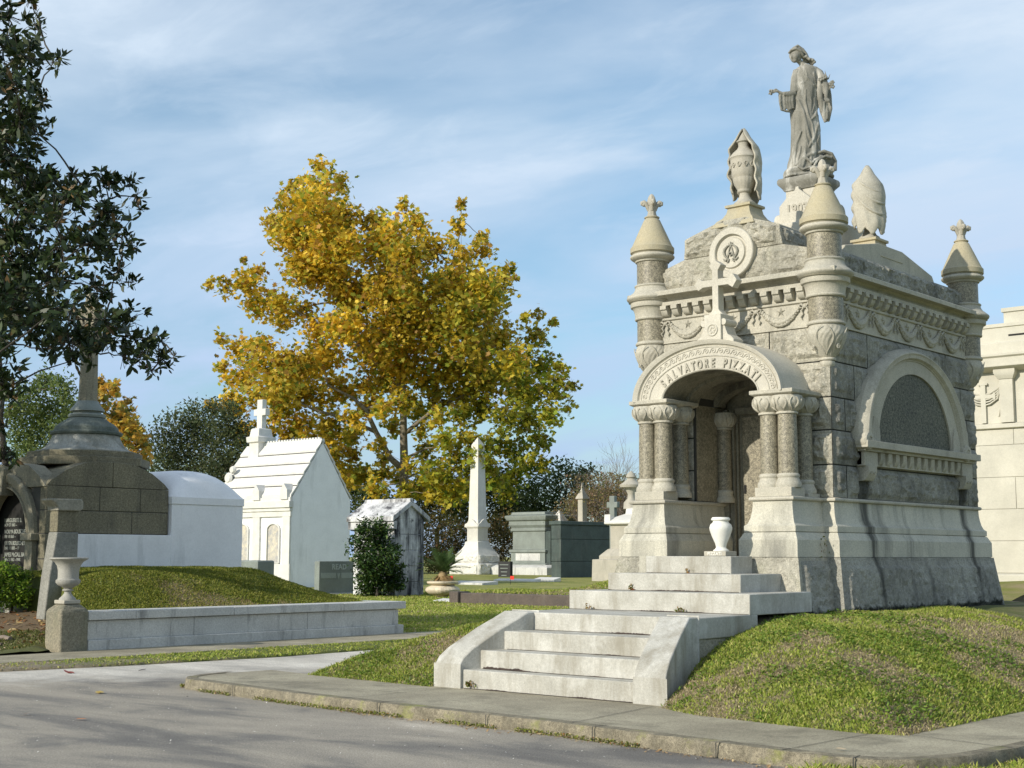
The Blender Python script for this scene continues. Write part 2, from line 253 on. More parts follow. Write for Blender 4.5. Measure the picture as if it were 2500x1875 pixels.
# ------------------------------------------------------------------ geometry helpers
ORG = {}
class MB:
    """collects shapes (scene coordinates); build() links them as ONE mesh object"""
    def __init__(s): s.v = []; s.f = []
    def add(s, vs, fs):
        b = len(s.v); s.v += [tuple(map(float, p)) for p in vs]; s.f += [tuple(i+b for i in f) for f in fs]; return s
    def box(s, x0, x1, y0, y1, z0, z1):
        return s.frus((x0, x1, y0, y1), z0, (x0, x1, y0, y1), z1)
    def frus(s, r0, z0, r1, z1):
        v = [(r[a], r[b], z) for r, z in ((r0, z0), (r1, z1)) for a, b in ((0, 2), (1, 2), (1, 3), (0, 3))]
        return s.add(v, [(3, 2, 1, 0), (4, 5, 6, 7), (0, 1, 5, 4), (1, 2, 6, 5), (2, 3, 7, 6), (3, 0, 4, 7)])
    def ring(s, rect, prof, cap=True):
        """moulding of profile [(offset, z)...] mitred round a rectangle"""
        x0, x1, y0, y1 = rect; b = len(s.v); n = len(prof)
        for o, z in prof: s.v += [(x0-o, y0-o, z), (x1+o, y0-o, z), (x1+o, y1+o, z), (x0-o, y1+o, z)]
        for i in range(n-1):
            for k in range(4):
                a = b+4*i+k; c = b+4*i+(k+1) % 4; s.f.append((a, c, c+4, a+4))
        if cap: s.f.append((b+3, b+2, b+1, b)); e = b+4*(n-1); s.f.append((e, e+1, e+2, e+3))
        return s
    def prism(s, poly, axis, a, b):
        """polygon extruded along an axis: 'x' polygons are (y,z), 'y' (x,z), 'z' (x,y)"""
        n = len(poly)
        def pt(p, t): return {'x': (t, p[0], p[1]), 'y': (p[0], t, p[1]), 'z': (p[0], p[1], t)}[axis]
        v = [pt(p, a) for p in poly]+[pt(p, b) for p in poly]
        ar = sum(poly[i][0]*poly[(i+1) % n][1]-poly[(i+1) % n][0]*poly[i][1] for i in range(n))
        f = [(i, (i+1) % n, n+(i+1) % n, n+i) for i in range(n)]+[tuple(range(n))[::-1], tuple(range(n, 2*n))]
        flip = (ar > 0) ^ (b > a) ^ (axis == 'y')
        if flip: f = [q[::-1] for q in f]
        return s.add(v, f)
    def lathe(s, c, prof, n=28, mod=None, cap=True, axis='z', a0=0, a1=2*pi):
        """prof [(r, h)...]; mod(angle, i, r, h) -> r"""
        full = abs(a1-a0-2*pi) < 1e-6; b = len(s.v); k = n if full else n+1
        for i, (r, h) in enumerate(prof):
            for j in range(k):
                t = a0+(a1-a0)*j/n; rr = mod(t, i, r, h) if mod else r
                p = (rr*cos(t), rr*sin(t), h)
                if axis == 'x': p = (h, rr*cos(t), rr*sin(t))
                if axis == 'y': p = (rr*sin(t), h, rr*cos(t))
                s.v.append((c[0]+p[0], c[1]+p[1], c[2]+p[2]))
        for i in range(len(prof)-1):
            for j in range(n):
                a = b+i*k+j; d = b+i*k+(j+1) % k; s.f.append((a, d, d+k, a+k))
        if cap and full:
            s.f.append(tuple(b+j for j in range(k))[::-1]); e = b+(len(prof)-1)*k; s.f.append(tuple(e+j for j in range(k)))
        return s
    def tube(s, pts, rad, n=8, cap=True):
        pts = [Vector(p) for p in pts]; m_ = len(pts)
        if not hasattr(rad, '__len__'): rad = [rad]*m_
        b = len(s.v); pv = None
        for i, p in enumerate(pts):
            d = (pts[min(i+1, m_-1)]-pts[max(i-1, 0)]).normalized()
            if pv is None: pv = d.orthogonal().normalized()
            pv = (pv-d*pv.dot(d)); pv = pv.normalized() if pv.length > 1e-6 else d.orthogonal().normalized()
            q = d.cross(pv)
            for j in range(n):
                t = 2*pi*j/n; s.v.append(tuple(p+(pv*cos(t)+q*sin(t))*rad[i]))
        for i in range(m_-1):
            for j in range(n):
                a = b+i*n+j; c = b+i*n+(j+1) % n; s.f.append((a, c, c+n, a+n))
        if cap: s.f.append(tuple(b+j for j in range(n))[::-1]); e = b+(m_-1)*n; s.f.append(tuple(e+j for j in range(n)))
        return s
    def ball(s, c, r, n=10, m_=7):
        if not hasattr(r, '__len__'): r = (r, r, r)
        b = len(s.v); s.v.append((c[0], c[1], c[2]-r[2]))
        for i in range(1, m_):
            t = pi*i/m_
            for j in range(n): a = 2*pi*j/n; s.v.append((c[0]+r[0]*sin(t)*cos(a), c[1]+r[1]*sin(t)*sin(a), c[2]-r[2]*cos(t)))
        s.v.append((c[0], c[1], c[2]+r[2])); e = len(s.v)-1
        for j in range(n): s.f.append((b, b+1+(j+1) % n, b+1+j)); s.f.append((e, e-n+j, e-n+(j+1) % n))
        for i in range(m_-2):
            for j in range(n):
                a = b+1+i*n+j; d = b+1+i*n+(j+1) % n; s.f.append((a, d, d+n, a+n))
        return s
    def grid(s, G, flip=False):
        """G: array (rows, cols, 3)"""
        r, c = G.shape[:2]; b = len(s.v); s.v += [tuple(p) for p in G.reshape(-1, 3)]
        for i in range(r-1):
            for j in range(c-1):
                a = b+i*c+j; q = (a, a+1, a+c+1, a+c); s.f.append(q[::-1] if flip else q)
        return s
    def rock(s, p00, p10, p11, p01, depth=.05, margin=.03, cell=.03, seed=0, rough=1.0):
        """rock-faced panel over a flat quad (outward normal = (p10-p00)x(p01-p00)) with a tooled margin"""
        p00, p10, p11, p01 = [np.array(p, float) for p in (p00, p10, p11, p01)]
        w_ = np.linalg.norm(p10-p00); h_ = max(np.linalg.norm(p01-p00), np.linalg.norm(p11-p10)); nn = np.cross(p10-p00, p01-p00); nn /= np.linalg.norm(nn)
        nu, nv = max(4, int(w_/cell)), max(4, int(h_/cell)); u = np.linspace(0, 1, nu+1); v = np.linspace(0, 1, nv+1)
        U, V = np.meshgrid(u, v); a = lambda x: x[..., None]
        B = p00*a((1-U)*(1-V))+p10*a(U*(1-V))+p11*a(U*V)+p01*a((1-U)*V)
        e = np.minimum(np.minimum(U, 1-U)*w_, np.minimum(V, 1-V)*h_); k = smooth((e-margin)/.05)
        X, Y, Z = B[..., 0]*9, B[..., 1]*9, B[..., 2]*9
        big = fbm(X*.5, Y*.5, Z*.5, seed, 3); rid = 1-np.abs(2*fbm(X, Y, Z, seed+50, 4)-1)*2.2; fine = fbm(X*4, Y*4, Z*4, seed+90, 2)
        hgt = depth*(.25+.75*big)+depth*.75*rough*(rid-.5)+depth*.25*(fine-.5)
        hgt = np.where(e < .001, -.004, np.maximum(.0, hgt)*k+.004)
        return s.grid(B+nn*a(hgt))
    def build(s, name, mat, parent=None, bevel=0, smooth_a=35, loc=None, seg=2, cat=None):
        me = bpy.data.meshes.new(name); o = bpy.data.objects.new(name, me); COL.objects.link(o)
        root = parent
        while root is not None and root.parent is not None: root = root.parent
        org = np.array(ORG[root.name]) if root is not None else np.array(loc if loc is not None else (0, 0, 0), float)
        v = np.array(s.v)-org; me.from_pydata([tuple(p) for p in v], [], s.f)
        me.materials.append(mat if not isinstance(mat, str) else M[mat])
        if parent is not None: o.parent = parent
        else: o.location = org; ORG[o.name] = tuple(org)
        if smooth_a is not None:
            me.polygons.foreach_set('use_smooth', [True]*len(me.polygons)); me.set_sharp_from_angle(angle=radians(smooth_a))
        if bevel:
            b = o.modifiers.new('bevel', 'BEVEL'); b.width = bevel; b.segments = seg; b.limit_method = 'ANGLE'; b.angle_limit = radians(40); b.harden_normals = False
        me.update(); return o
def tag(o, label=None, cat=None, group=None, kind=None):
    if label: o['label'] = label
    if cat: o['category'] = cat
    if group: o['group'] = group
    if kind: o['kind'] = kind
    return o
def thing(name, label, cat, loc, group=None):
    o = bpy.data.objects.new(name, None); COL.objects.link(o); o.location = loc; o.empty_display_size = .2
    ORG[o.name] = tuple(loc); return tag(o, label, cat, group)
def glyphs(txt, size, ext, bold=.012, spacing=1.0, align='CENTER'):
    """lettering as raised mesh: verts (x right, y up, z out), faces"""
    cu = bpy.data.curves.new('lettering', 'FONT'); cu.body = txt; cu.size = size; cu.extrude = ext; cu.offset = bold*size; cu.align_x = align; cu.space_character = spacing; cu.resolution_u = 3
    o = bpy.data.objects.new('lettering', cu); COL.objects.link(o); dg = bpy.context.evaluated_depsgraph_get(); dg.update()
    me = bpy.data.meshes.new_from_object(o.evaluated_get(dg)); v = np.array([tuple(p.co) for p in me.vertices]); f = [tuple(p.vertices) for p in me.polygons]
    bpy.data.objects.remove(o); bpy.data.curves.remove(cu); bpy.data.meshes.remove(me); return v, f
def letter(mb, txt, org, ex, ey, size, ext=.008, bold=.012, spacing=1.0, align='CENTER', sx=1.0):
    v, f = glyphs(txt, size, ext, bold, spacing, align); ex, ey = np.array(ex, float), np.array(ey, float); ez = np.cross(ex, ey)
    return mb.add([np.array(org)+ex*p[0]*sx+ey*p[1]+ez*p[2] for p in v], f)
def soup(name, verts, k, cols, mat, parent=None, loc=(0, 0, 0)):
    """many separate k-sided leaves / blades as one mesh; cols per leaf"""
    n = len(verts)//k; me = bpy.data.meshes.new(name)
    root = parent
    while root is not None and root.parent is not None: root = root.parent
    org = np.array(ORG[root.name]) if root is not None else np.array(loc, float)
    me.vertices.add(n*k); me.vertices.foreach_set('co', (verts-org).astype(np.float32).ravel())
    me.loops.add(n*k); me.loops.foreach_set('vertex_index', np.arange(n*k, dtype=np.int32))
    me.polygons.add(n); me.polygons.foreach_set('loop_start', np.arange(0, n*k, k, dtype=np.int32))
    me.update(calc_edges=True)
    ca = me.color_attributes.new('col', 'FLOAT_COLOR', 'POINT')
    c = np.ones((n*k, 4), np.float32); c[:, :3] = np.repeat(cols, k, axis=0); ca.data.foreach_set('color', c.ravel())
    me.materials.append(M[mat]); o = bpy.data.objects.new(name, me); COL.objects.link(o)
    if parent is not None: o.parent = parent
    else: o.location = org; ORG[o.name] = tuple(org)
    return o
def leaves(cent, size, shape, flat=0.0, up=0.0, rng=RNG, adir=None):
    """random oriented leaf outlines round centres; shape (k,2) in unit size"""
    n = len(cent); k = len(shape)
    nrm = rng.normal(size=(n, 3)); nrm[:, 2] += up*np.sign(nrm[:, 2]); nrm /= np.linalg.norm(nrm, axis=1)[:, None]
    if adir is not None: nrm -= adir*np.sum(adir*nrm, 1)[:, None]; nrm /= np.linalg.norm(nrm, axis=1)[:, None]
    a = rng.normal(size=(n, 3)) if adir is None else adir.copy(); a -= nrm*np.sum(a*nrm, 1)[:, None]; a /= np.linalg.norm(a, axis=1)[:, None]; b = np.cross(nrm, a)
    sz = (size*rng.uniform(.6, 1.3, n))[:, None, None]
    sh = shape[None, :, :]
    bend = (sh[..., 0:1]**2)*rng.uniform(-.35, .35, (n, 1, 1))
    v = cent[:, None, :]+sz*(sh[..., 0:1]*a[:, None, :]+sh[..., 1:2]*b[:, None, :]+bend*nrm[:, None, :])
    return v.reshape(-1, 3)
MAPLE = np.array([(-.5, 0), (-.25, -.28), (-.1, -.5), (.12, -.25), (.5, -.38), (.33, -.05), (.62, .05), (.3, .15), (.42, .45), (.05, .28), (-.12, .5), (-.28, .25)])
OVAL = np.array([(-.5, 0), (-.2, -.17), (.15, -.17), (.5, 0), (.15, .17), (-.2, .17)])
SMALL = np.array([(-.5, 0), (0, -.25), (.5, 0), (0, .25)])
def pick(n, pal, wts, rng=RNG, var=.18):
    i = rng.choice(len(pal), n, p=np.array(wts)/sum(wts)); c = np.array(pal)[i]*rng.uniform(1-var, 1+var, (n, 1)); return c
def limb(mb, a, b, r0, r1, wob=.06, n=7, seed=0, ns=8):
    a, b = np.array(a, float), np.array(b, float); Ln = np.linalg.norm(b-a); rr = np.random.default_rng(seed); pts = []; off = np.zeros(3)
    for i in range(n+1):
        t = i/n
        if 0 < i < n: off = off*.6+rr.normal(size=3)*wob*Ln*.5
        pts.append(a+(b-a)*t+off*sin(pi*t)+np.array([0, 0, .12*Ln*t*(1-t)]))
    mb.tube(pts, [r0+(r1-r0)*i/n for i in range(n+1)], ns); return pts

# ================================================================== MAIN MAUSOLEUM
CX, CY = -10.15, 18.52
BX0, BX1, BY0, BY1 = -11.60, -8.70, 16.25, 20.80
maus = thing('family_mausoleum', 'large pale granite mausoleum with four round corner towers and arched porch on a mound', 'mausoleum', (CX, CY, .75))
PL = [(.27, .55), (.255, .75), (.15, 1.485)]
PM = [(.12, 1.483), (.12, 1.49), (.135, 1.492), (.135, 1.705), (.085, 1.798), (.068, 1.80), (.068, 1.808), (.085, 1.81), (.085, 1.882), (.052, 1.91), (.028, 1.97), (.012, 2.05), (.002, 2.13), (0, 2.205)]
PLED = [(.02, 2.20), (.034, 2.208), (.040, 2.225), (.034, 2.243), (.02, 2.252)]
rectL, rectR = (BX0, -10.82, BY0, BY1), (-9.45, BX1, BY0, BY1)
ped = [(-11.343, -10.823, 15.50, BY0+.02), (-9.446, -8.875, 15.50, BY0+.02)]
a = MB()
for r in (rectL, rectR, *ped): a.ring(r, PM)
a.box(-10.9, -9.4, 17.12, 20.9, 1.49, 2.2); a.box(-10.9, -9.4, 15.03, 17.2, 1.0, 1.4995)
a.build('moulded_plinth', 'plinth', maus, smooth_a=18)
a = MB()
for r in ped: MB().ring(r, PL).build('base_course', 'rock', maus)
for r in (rectL, rectR): a.ring(r, PL)
a.box(-11, -9.3, 20.5, 21.0, .6, 1.48)
a.build('base_course', 'rockdark', maus)
a = MB()
for r in (rectL, rectR, *ped): a.ring(r, PLED)
a.build('ledge', 'light', maus)
# rock panels on the base course
a = MB(); b = MB()
def batter(mb, x0, x1, y0, y1, seed):           # +X face, leaning
    f = lambda z: .255+(.15-.255)*(z-.75)/(1.485-.75)
    X = BX1
    mb.rock((X+f(.72), y0-.20, .72), (X+f(.72), y1+.20, .72), (X+f(1.44), y1+.1, 1.44), (X+f(1.44), y0-.1, 1.44), depth=.035, margin=.05, cell=.028, seed=seed)
a.rock((BX1+.259, BY0-.21, .72), (BX1+.259, BY1+.21, .72), (BX1+.156, BY1+.1, 1.45), (BX1+.156, BY0-.1, 1.45), depth=.045, margin=.07, cell=.028, seed=3, rough=.8)
for k, r in enumerate(ped):
    b.rock((r[0]-.22, r[2]-.262, .72), (r[1]+.22, r[2]-.262, .72), (r[1]+.11, r[2]-.158, 1.44), (r[0]-.11, r[2]-.158, 1.44), depth=.028, margin=.045, cell=.028, seed=9+k, rough=.9); b.build('rock_face', 'rock', maus); b = MB()
a.rock((ped[1][1]+.262, ped[1][2]-.2, .72), (ped[1][1]+.262, BY0, .72), (ped[1][1]+.158, BY0, 1.45), (ped[1][1]+.158, ped[1][2]-.1, 1.45), depth=.045, margin=.04, cell=.025, seed=19)
a.build('rock_face', 'rockdark', maus)

# walls
a = MB()
a.box(BX0+.02, -10.82, BY0+.02, 17.3, 2.2, 4.5); a.box(-9.45, BX1-.02, BY0+.021, 17.3, 2.2, 4.5)
a.box(BX0+.021, BX1-.021, 17.16, BY1-.02, 2.19, 4.5); a.box(BX0+.022, BX1-.022, BY0+.022, 17.2, 3.99, 4.51)
wall = a.build('wall', 'joint', maus)
for x, s in ((-10.817, 1), (-9.453, -1)):
    MB().box(min(x, x-.03*s), max(x, x-.03*s), 16.30, 17.07, 2.26, 3.6).build('recess_side', 'dark', maus, bevel=.004)
a = MB(); sd = 100
rows = [(2.25, 2.68), (2.68, 3.13), (3.13, 3.56), (3.56, 4.03), (4.03, 4.50)]
yspl = [[BY0, 16.62, 16.93, 20.12, 20.45, BY1], [BY0, 17.3, 20.05, 20.4, BY1], [BY0, 16.62, 17.1, 19.9, 20.5, BY1], [BY0, 16.9, 17.6, 19.5, 20.3, BY1], [BY0, 17.3, 18.6, 19.8, BY1]]
b = MB()
for (z0, z1), ys in zip(rows, yspl):
    for y0, y1 in zip(ys[:-1], ys[1:]):
        sd += 1; g = .009
        m_ = .055 if (z0 > 2.6 and y0 < 16.3) or y0 == BY0 else .022
        a.rock((BX1, y0+g, z0+g), (BX1, y1-g, z0+g), (BX1, y1-g, z1-g), (BX1, y0+g, z1-g), depth=.05, margin=m_, cell=.022, seed=sd, rough=.9)
for (z0, z1) in rows:
    xs = [(BX0, -10.83), (-9.44, BX1)] if z0 < 3.5 else ([(BX0, -10.93), (-9.35, BX1)] if z0 < 4 else [(BX0, -10.7), (-10.7, -9.6), (-9.6, BX1)])
    for x0, x1 in xs:
        sd += 1; g = .009; b.rock((x0+g, BY0, z0+g), (x1-g, BY0, z0+g), (x1-g, BY0, z1-g), (x0+g, BY0, z1-g), depth=.055, margin=.04, cell=.022, seed=sd, rough=1.1)
    sd += 1
    b.rock((BX1, BY1, z0), (BX0, BY1, z0), (BX0, BY1, z1), (BX1, BY1, z1), depth=.04, cell=.06, seed=sd)
    b.rock((BX0, BY1, z0), (BX0, BY0, z0), (BX0, BY0, z1), (BX0, BY1, z1), depth=.04, cell=.06, seed=sd+50)
a.build('rock_faced_blocks', 'rockdark', maus); b.build('rock_faced_blocks', 'rock', maus)

# ---- porch columns
def torus_prof(r, t, z, k=5): return [(r+t*cos(-pi/2+pi*i/k), z+t*sin(-pi/2+pi*i/k)) for i in range(k+1)]
def column(x, y, z0, z1, r, nm='column'):
    s = MB().lathe((x, y, 0), [(r, z0+.17), (r*1.0, (z0+z1)/2), (r*.95, z1-.25)], 32); c = s.build(nm, 'dark', maus, smooth_a=50)
    b = MB().lathe((x, y, 0), [(r*1.32, z0), (r*1.34, z0+.03), (r*1.30, z0+.06), (r*1.16, z0+.085), (r*1.08, z0+.12), (r*1.14, z0+.135), (r*1.17, z0+.15), (r*1.12, z0+.165), (r*.99, z0+.18)], 32)
    b.build('column_base', 'light', c, smooth_a=40)
    zt = z1-.03
    def carve(t, i, rr, h):
        q = (h-(z1-.24))/.2
        if 0 < q < 1: return rr*(1+.045*sin(pi*q)*abs(sin(5*t+.8*sin(9*q)))+.02*sin(16*t+6*q))
        return rr
    pr = [(r*.98, z1-.265), (r*1.10, z1-.262), (r*1.13, z1-.25), (r*1.10, z1-.238), (r*1.0, z1-.232)]
    for i in range(13):
        q = i/12; pr.append((r*(1.03+.63*sin(pi*min(q*1.5, 1)*.5)**.8-.35*max(0, q-.66)), z1-.228+.2*q))
    k = MB().lathe((x, y, 0), pr, 80, mod=carve)
    for j in range(8):                                   # leaf tips and curled volutes
        t = 2*pi*j/8+.2
        for sg in (-1, 1):
            pts = [(x+(r*(1.08+.62*sin(min(u*1.5, 1)*1.57)**.8))*cos(t+sg*.28*sin(u*2.6)), y+(r*(1.08+.62*sin(min(u*1.5, 1)*1.57)**.8))*sin(t+sg*.28*sin(u*2.6)), z1-.225+.165*u) for u in np.linspace(0, 1, 8)]
            k.tube(pts, [.006, .009, .011, .012, .012, .011, .009, .006], 5)
    k.build('capital', 'light', c, smooth_a=60)
    return c
for p in ped:
    xc = (p[0]+p[1])/2; s = 1 if xc > CX else -1
    MB().ring((p[0]+.02, p[1]-.02, 15.52, 15.86), [(0, 2.253), (0, 2.37)]).build('column_block', 'light', maus, bevel=.006)
    for dx in (-.13, .13): column(xc+dx, 15.69, 2.37, 3.57, .125)
    MB().ring((xc+s*.13-.15, xc+s*.13+.15, 15.93, 16.22), [(0, 2.253), (0, 2.30)]).build('column_block', 'light', maus, bevel=.006)
    column(xc+s*.13, 16.08, 2.30, 3.57, .12)
    if s < 0: column(xc+.13, 16.08, 2.30, 3.57, .12)
    ab = MB().ring((xc-.27, xc+.27, 15.55, 16.24), [(-.02, 3.535), (.0, 3.545), (.03, 3.56), (.045, 3.572), (.045, 3.615), (.04, 3.62)])
    ab.build('abacus', 'light', maus, bevel=.005)
column(-10.76, 16.92, 2.25, 3.55, .10); column(-9.51, 16.92, 2.25, 3.55, .10)

# ---- porch arch
ZS = 3.60
def arc(s, t):                                     # s 0 intrados .. 1 extrados, t 0 right .. pi left
    a_ = .742+.423*s; b_ = .355+.405*s; return (-10.11-.05*s)+a_*cos(t), ZS+b_*sin(t)
prof = [(0, -.03), (0, 0), (.03, .012), (.06, .012), (.07, 0), (.44, 0), (.46, .014), (.48, .014), (.50, 0), (.50, .002), (.74, .002), (.755, .012), (.78, .012), (.80, -.006), (.83, .0), (.86, .03), (.90, .038), (.93, .045), (1.0, .055), (1.0, -.03)]
T = np.linspace(0, pi, 73); YF = 15.54
G = np.array([[(*arc(s, t), p) for t in T] for s, p in prof]); G = np.stack([G[..., 0], YF-G[..., 2], G[..., 1]], -1)
a = MB().grid(G)
H = np.array([[(arc(1, t)[0], y, arc(1, t)[1]) for t in T] for y in (YF+.02, 16.0, 17.15)]); a.grid(H)
for t in (0, pi):
    a.add([(arc(0, t)[0], YF, ZS), (arc(1, t)[0], YF, ZS), (arc(1, t)[0], 17.1, ZS), (arc(0, t)[0], 17.1, ZS)], [(0, 1, 2, 3)])
arch = a.build('porch_arch', 'pale', maus, smooth_a=28)
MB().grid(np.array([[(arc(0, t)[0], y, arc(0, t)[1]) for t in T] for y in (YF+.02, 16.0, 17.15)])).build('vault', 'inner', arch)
a = MB()                                            # inner ribs of the vault
for y0, y1, s in ((16.1, 16.35, -.10), (16.75, 16.95, -.22)):
    H = np.array([[(arc(q, t)[0], y, arc(q, t)[1]) for t in T] for q, y in ((0.05, y0), (s, y0), (s, y1), (0.05, y1))]); a.grid(H)
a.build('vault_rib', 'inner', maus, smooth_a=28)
# running scroll band
a = MB(); NW = 27; sb = .625
ts = np.linspace(pi*.965, pi*.035, NW)
for k, t in enumerate(ts):
    c0 = np.array(arc(sb, t)); e = 1e-3; tg = np.array(arc(sb, t-e))-c0; tg /= np.linalg.norm(tg); nr = np.array([-tg[1], tg[0]])
    pts = []
    for u in np.linspace(0, 1, 15):
        an = pi*1.0-2*pi*1.35*u*1.0; rr = .043*(1-.80*u); q = c0+tg*cos(an)*rr+nr*sin(an)*rr; pts.append((q[0], YF-.006, q[1]))
    q = c0-tg*.062-nr*.030; q2 = c0-tg*.045-nr*.012; pts = [(q[0], YF-.004, q[1]), (q2[0], YF-.006, q2[1])]+pts
    a.tube(pts, [.0075]*len(pts), 5)
a.build('scroll_band', 'pale', arch, smooth_a=60)
# inscription following the arch
txt = 'SALVATORE PIZZATI'; a = MB(); st = .14
LET = stone('shadowed_letter_granite', (.40, .375, .31), (.35, .33, .27), spk=(210, .1))
adv = {'I': .42, ' ': .78, 'T': .86, 'L': .86, 'E': .88, 'Z': .92}
ws = [adv.get(c, 1.0) for c in txt]; tot = sum(ws)
tt = np.linspace(pi*.875, pi*.115, 400); pp = np.array([arc(st, t) for t in tt]); ll = np.r_[0, np.cumsum(np.linalg.norm(np.diff(pp, axis=0), axis=1))]
run = 0
for c, w_ in zip(txt, ws):
    mid = (run+w_/2)/tot*ll[-1]; run += w_
    t = np.interp(mid, ll, tt); q = np.array(arc(st-.06, t)); d = np.array(arc(st-.06, t-.01))-q; d /= np.linalg.norm(d)
    if c == ' ': a.build('inscription', LET, arch, smooth_a=30); a = MB()
    else: letter(a, c, (q[0], YF-.004, q[1]), (d[0], 0, d[1]), (-d[1], 0, d[0]), .168, ext=.016, bold=.03, sx=.62)
a.build('inscription', LET, arch, smooth_a=30)

# ---- door recess
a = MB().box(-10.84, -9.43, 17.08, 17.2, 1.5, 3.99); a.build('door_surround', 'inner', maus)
a = MB()
for x0, x1, d in ((-10.82, -10.74, .10), (-10.735, -10.68, .07), (-10.675, -10.64, .10), (-10.635, -10.60, .05)):
    a.box(x0, x1, 17.08-d, 17.09, 1.5, 3.58); a.box(-20.27-x1, -20.27-x0, 17.08-d, 17.09, 1.5, 3.58)
a.box(-10.635, -9.635, 17.0, 17.09, 3.5, 3.60)
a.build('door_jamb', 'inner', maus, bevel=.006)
door = MB().ring((-10.55, -9.66, 17.06, 17.2), [(0, 1.56), (0, 3.47)]).build('door', 'dark', maus, bevel=.008)
MB().box(-10.53, -10.495, 17.045, 17.07, 2.38, 2.50).build('keyhole_plate', 'darkhole', door, bevel=.004)
MB().box(-10.0, -10.0+.001, 17.0, 17.001, 1.6, 1.601) if False else None

# ---- cross on the arch
CXX = -10.09; a = MB()
y0, y1 = 15.70, 15.84
def crossarm(mb, p, q, hw, hy, flare):       # flared arm from p to q in the XZ plane
    p, q = np.array(p, float), np.array(q, float); d = (q-p)/np.linalg.norm(q-p); n = np.array([-d[1], d[0]]); Ls = np.linalg.norm(q-p)
    pts = [p+n*hw, p+d*(Ls-.14)+n*hw, p+d*(Ls-.07)+n*flare, q, p+d*(Ls-.07)-n*flare, p+d*(Ls-.14)-n*hw, p-n*hw]
    mb.prism([tuple(x) for x in pts], 'y', hy[0], hy[1])
zc = 5.155
crossarm(a, (CXX, zc), (CXX, zc+.31), .047, (y0, y1), .098); crossarm(a, (CXX, zc), (CXX+.34, zc), .047, (y0+.001, y1-.001), .098); crossarm(a, (CXX, zc), (CXX-.34, zc), .047, (y0+.001, y1-.001), .085)
a.prism([(CXX-.047, zc), (CXX-.047, 4.80), (CXX-.06, 4.77), (CXX-.12, 4.71), (CXX+.12, 4.71), (CXX+.06, 4.77), (CXX+.047, 4.80), (CXX+.047, zc)], 'y', y0-.001, y1+.001)
cr = a.build('porch_cross', 'pale', maus, bevel=.006)
a = MB().box(CXX-.13, CXX+.13, 15.62, 15.95, 4.30, 4.712)
pc = [(CXX-.13, 4.28), (CXX-.30, 4.28), (CXX-.30, 4.36), (CXX-.26, 4.40), (CXX-.21, 4.43), (CXX-.18, 4.50), (CXX-.155, 4.58), (CXX-.13, 4.60)]
a.prism(pc, 'y', 15.66, 15.90); a.prism([(2*CXX-x, z) for x, z in pc], 'y', 15.66, 15.90)
a.lathe((CXX, 15.63, 4.50), [(.085, .0), (.085, -.02), (.075, -.028), (.066, -.02), (.06, -.012), (.0001, -.012)], 24, axis='y', cap=False)
for j in range(6): a.ball((CXX+.035*cos(j*pi/3), 15.615, 4.50+.035*sin(j*pi/3)), (.018, .01, .018), 8, 5)
for sg in (-1, 1): a.lathe((CXX+sg*.155, 15.64, 4.60), [(.0001, -.0), (.045, -.0), (.045, .28), (.0001, .28)], 16, axis='y', cap=False)
a.build('cross_pedestal', 'pale', cr, bevel=.005)

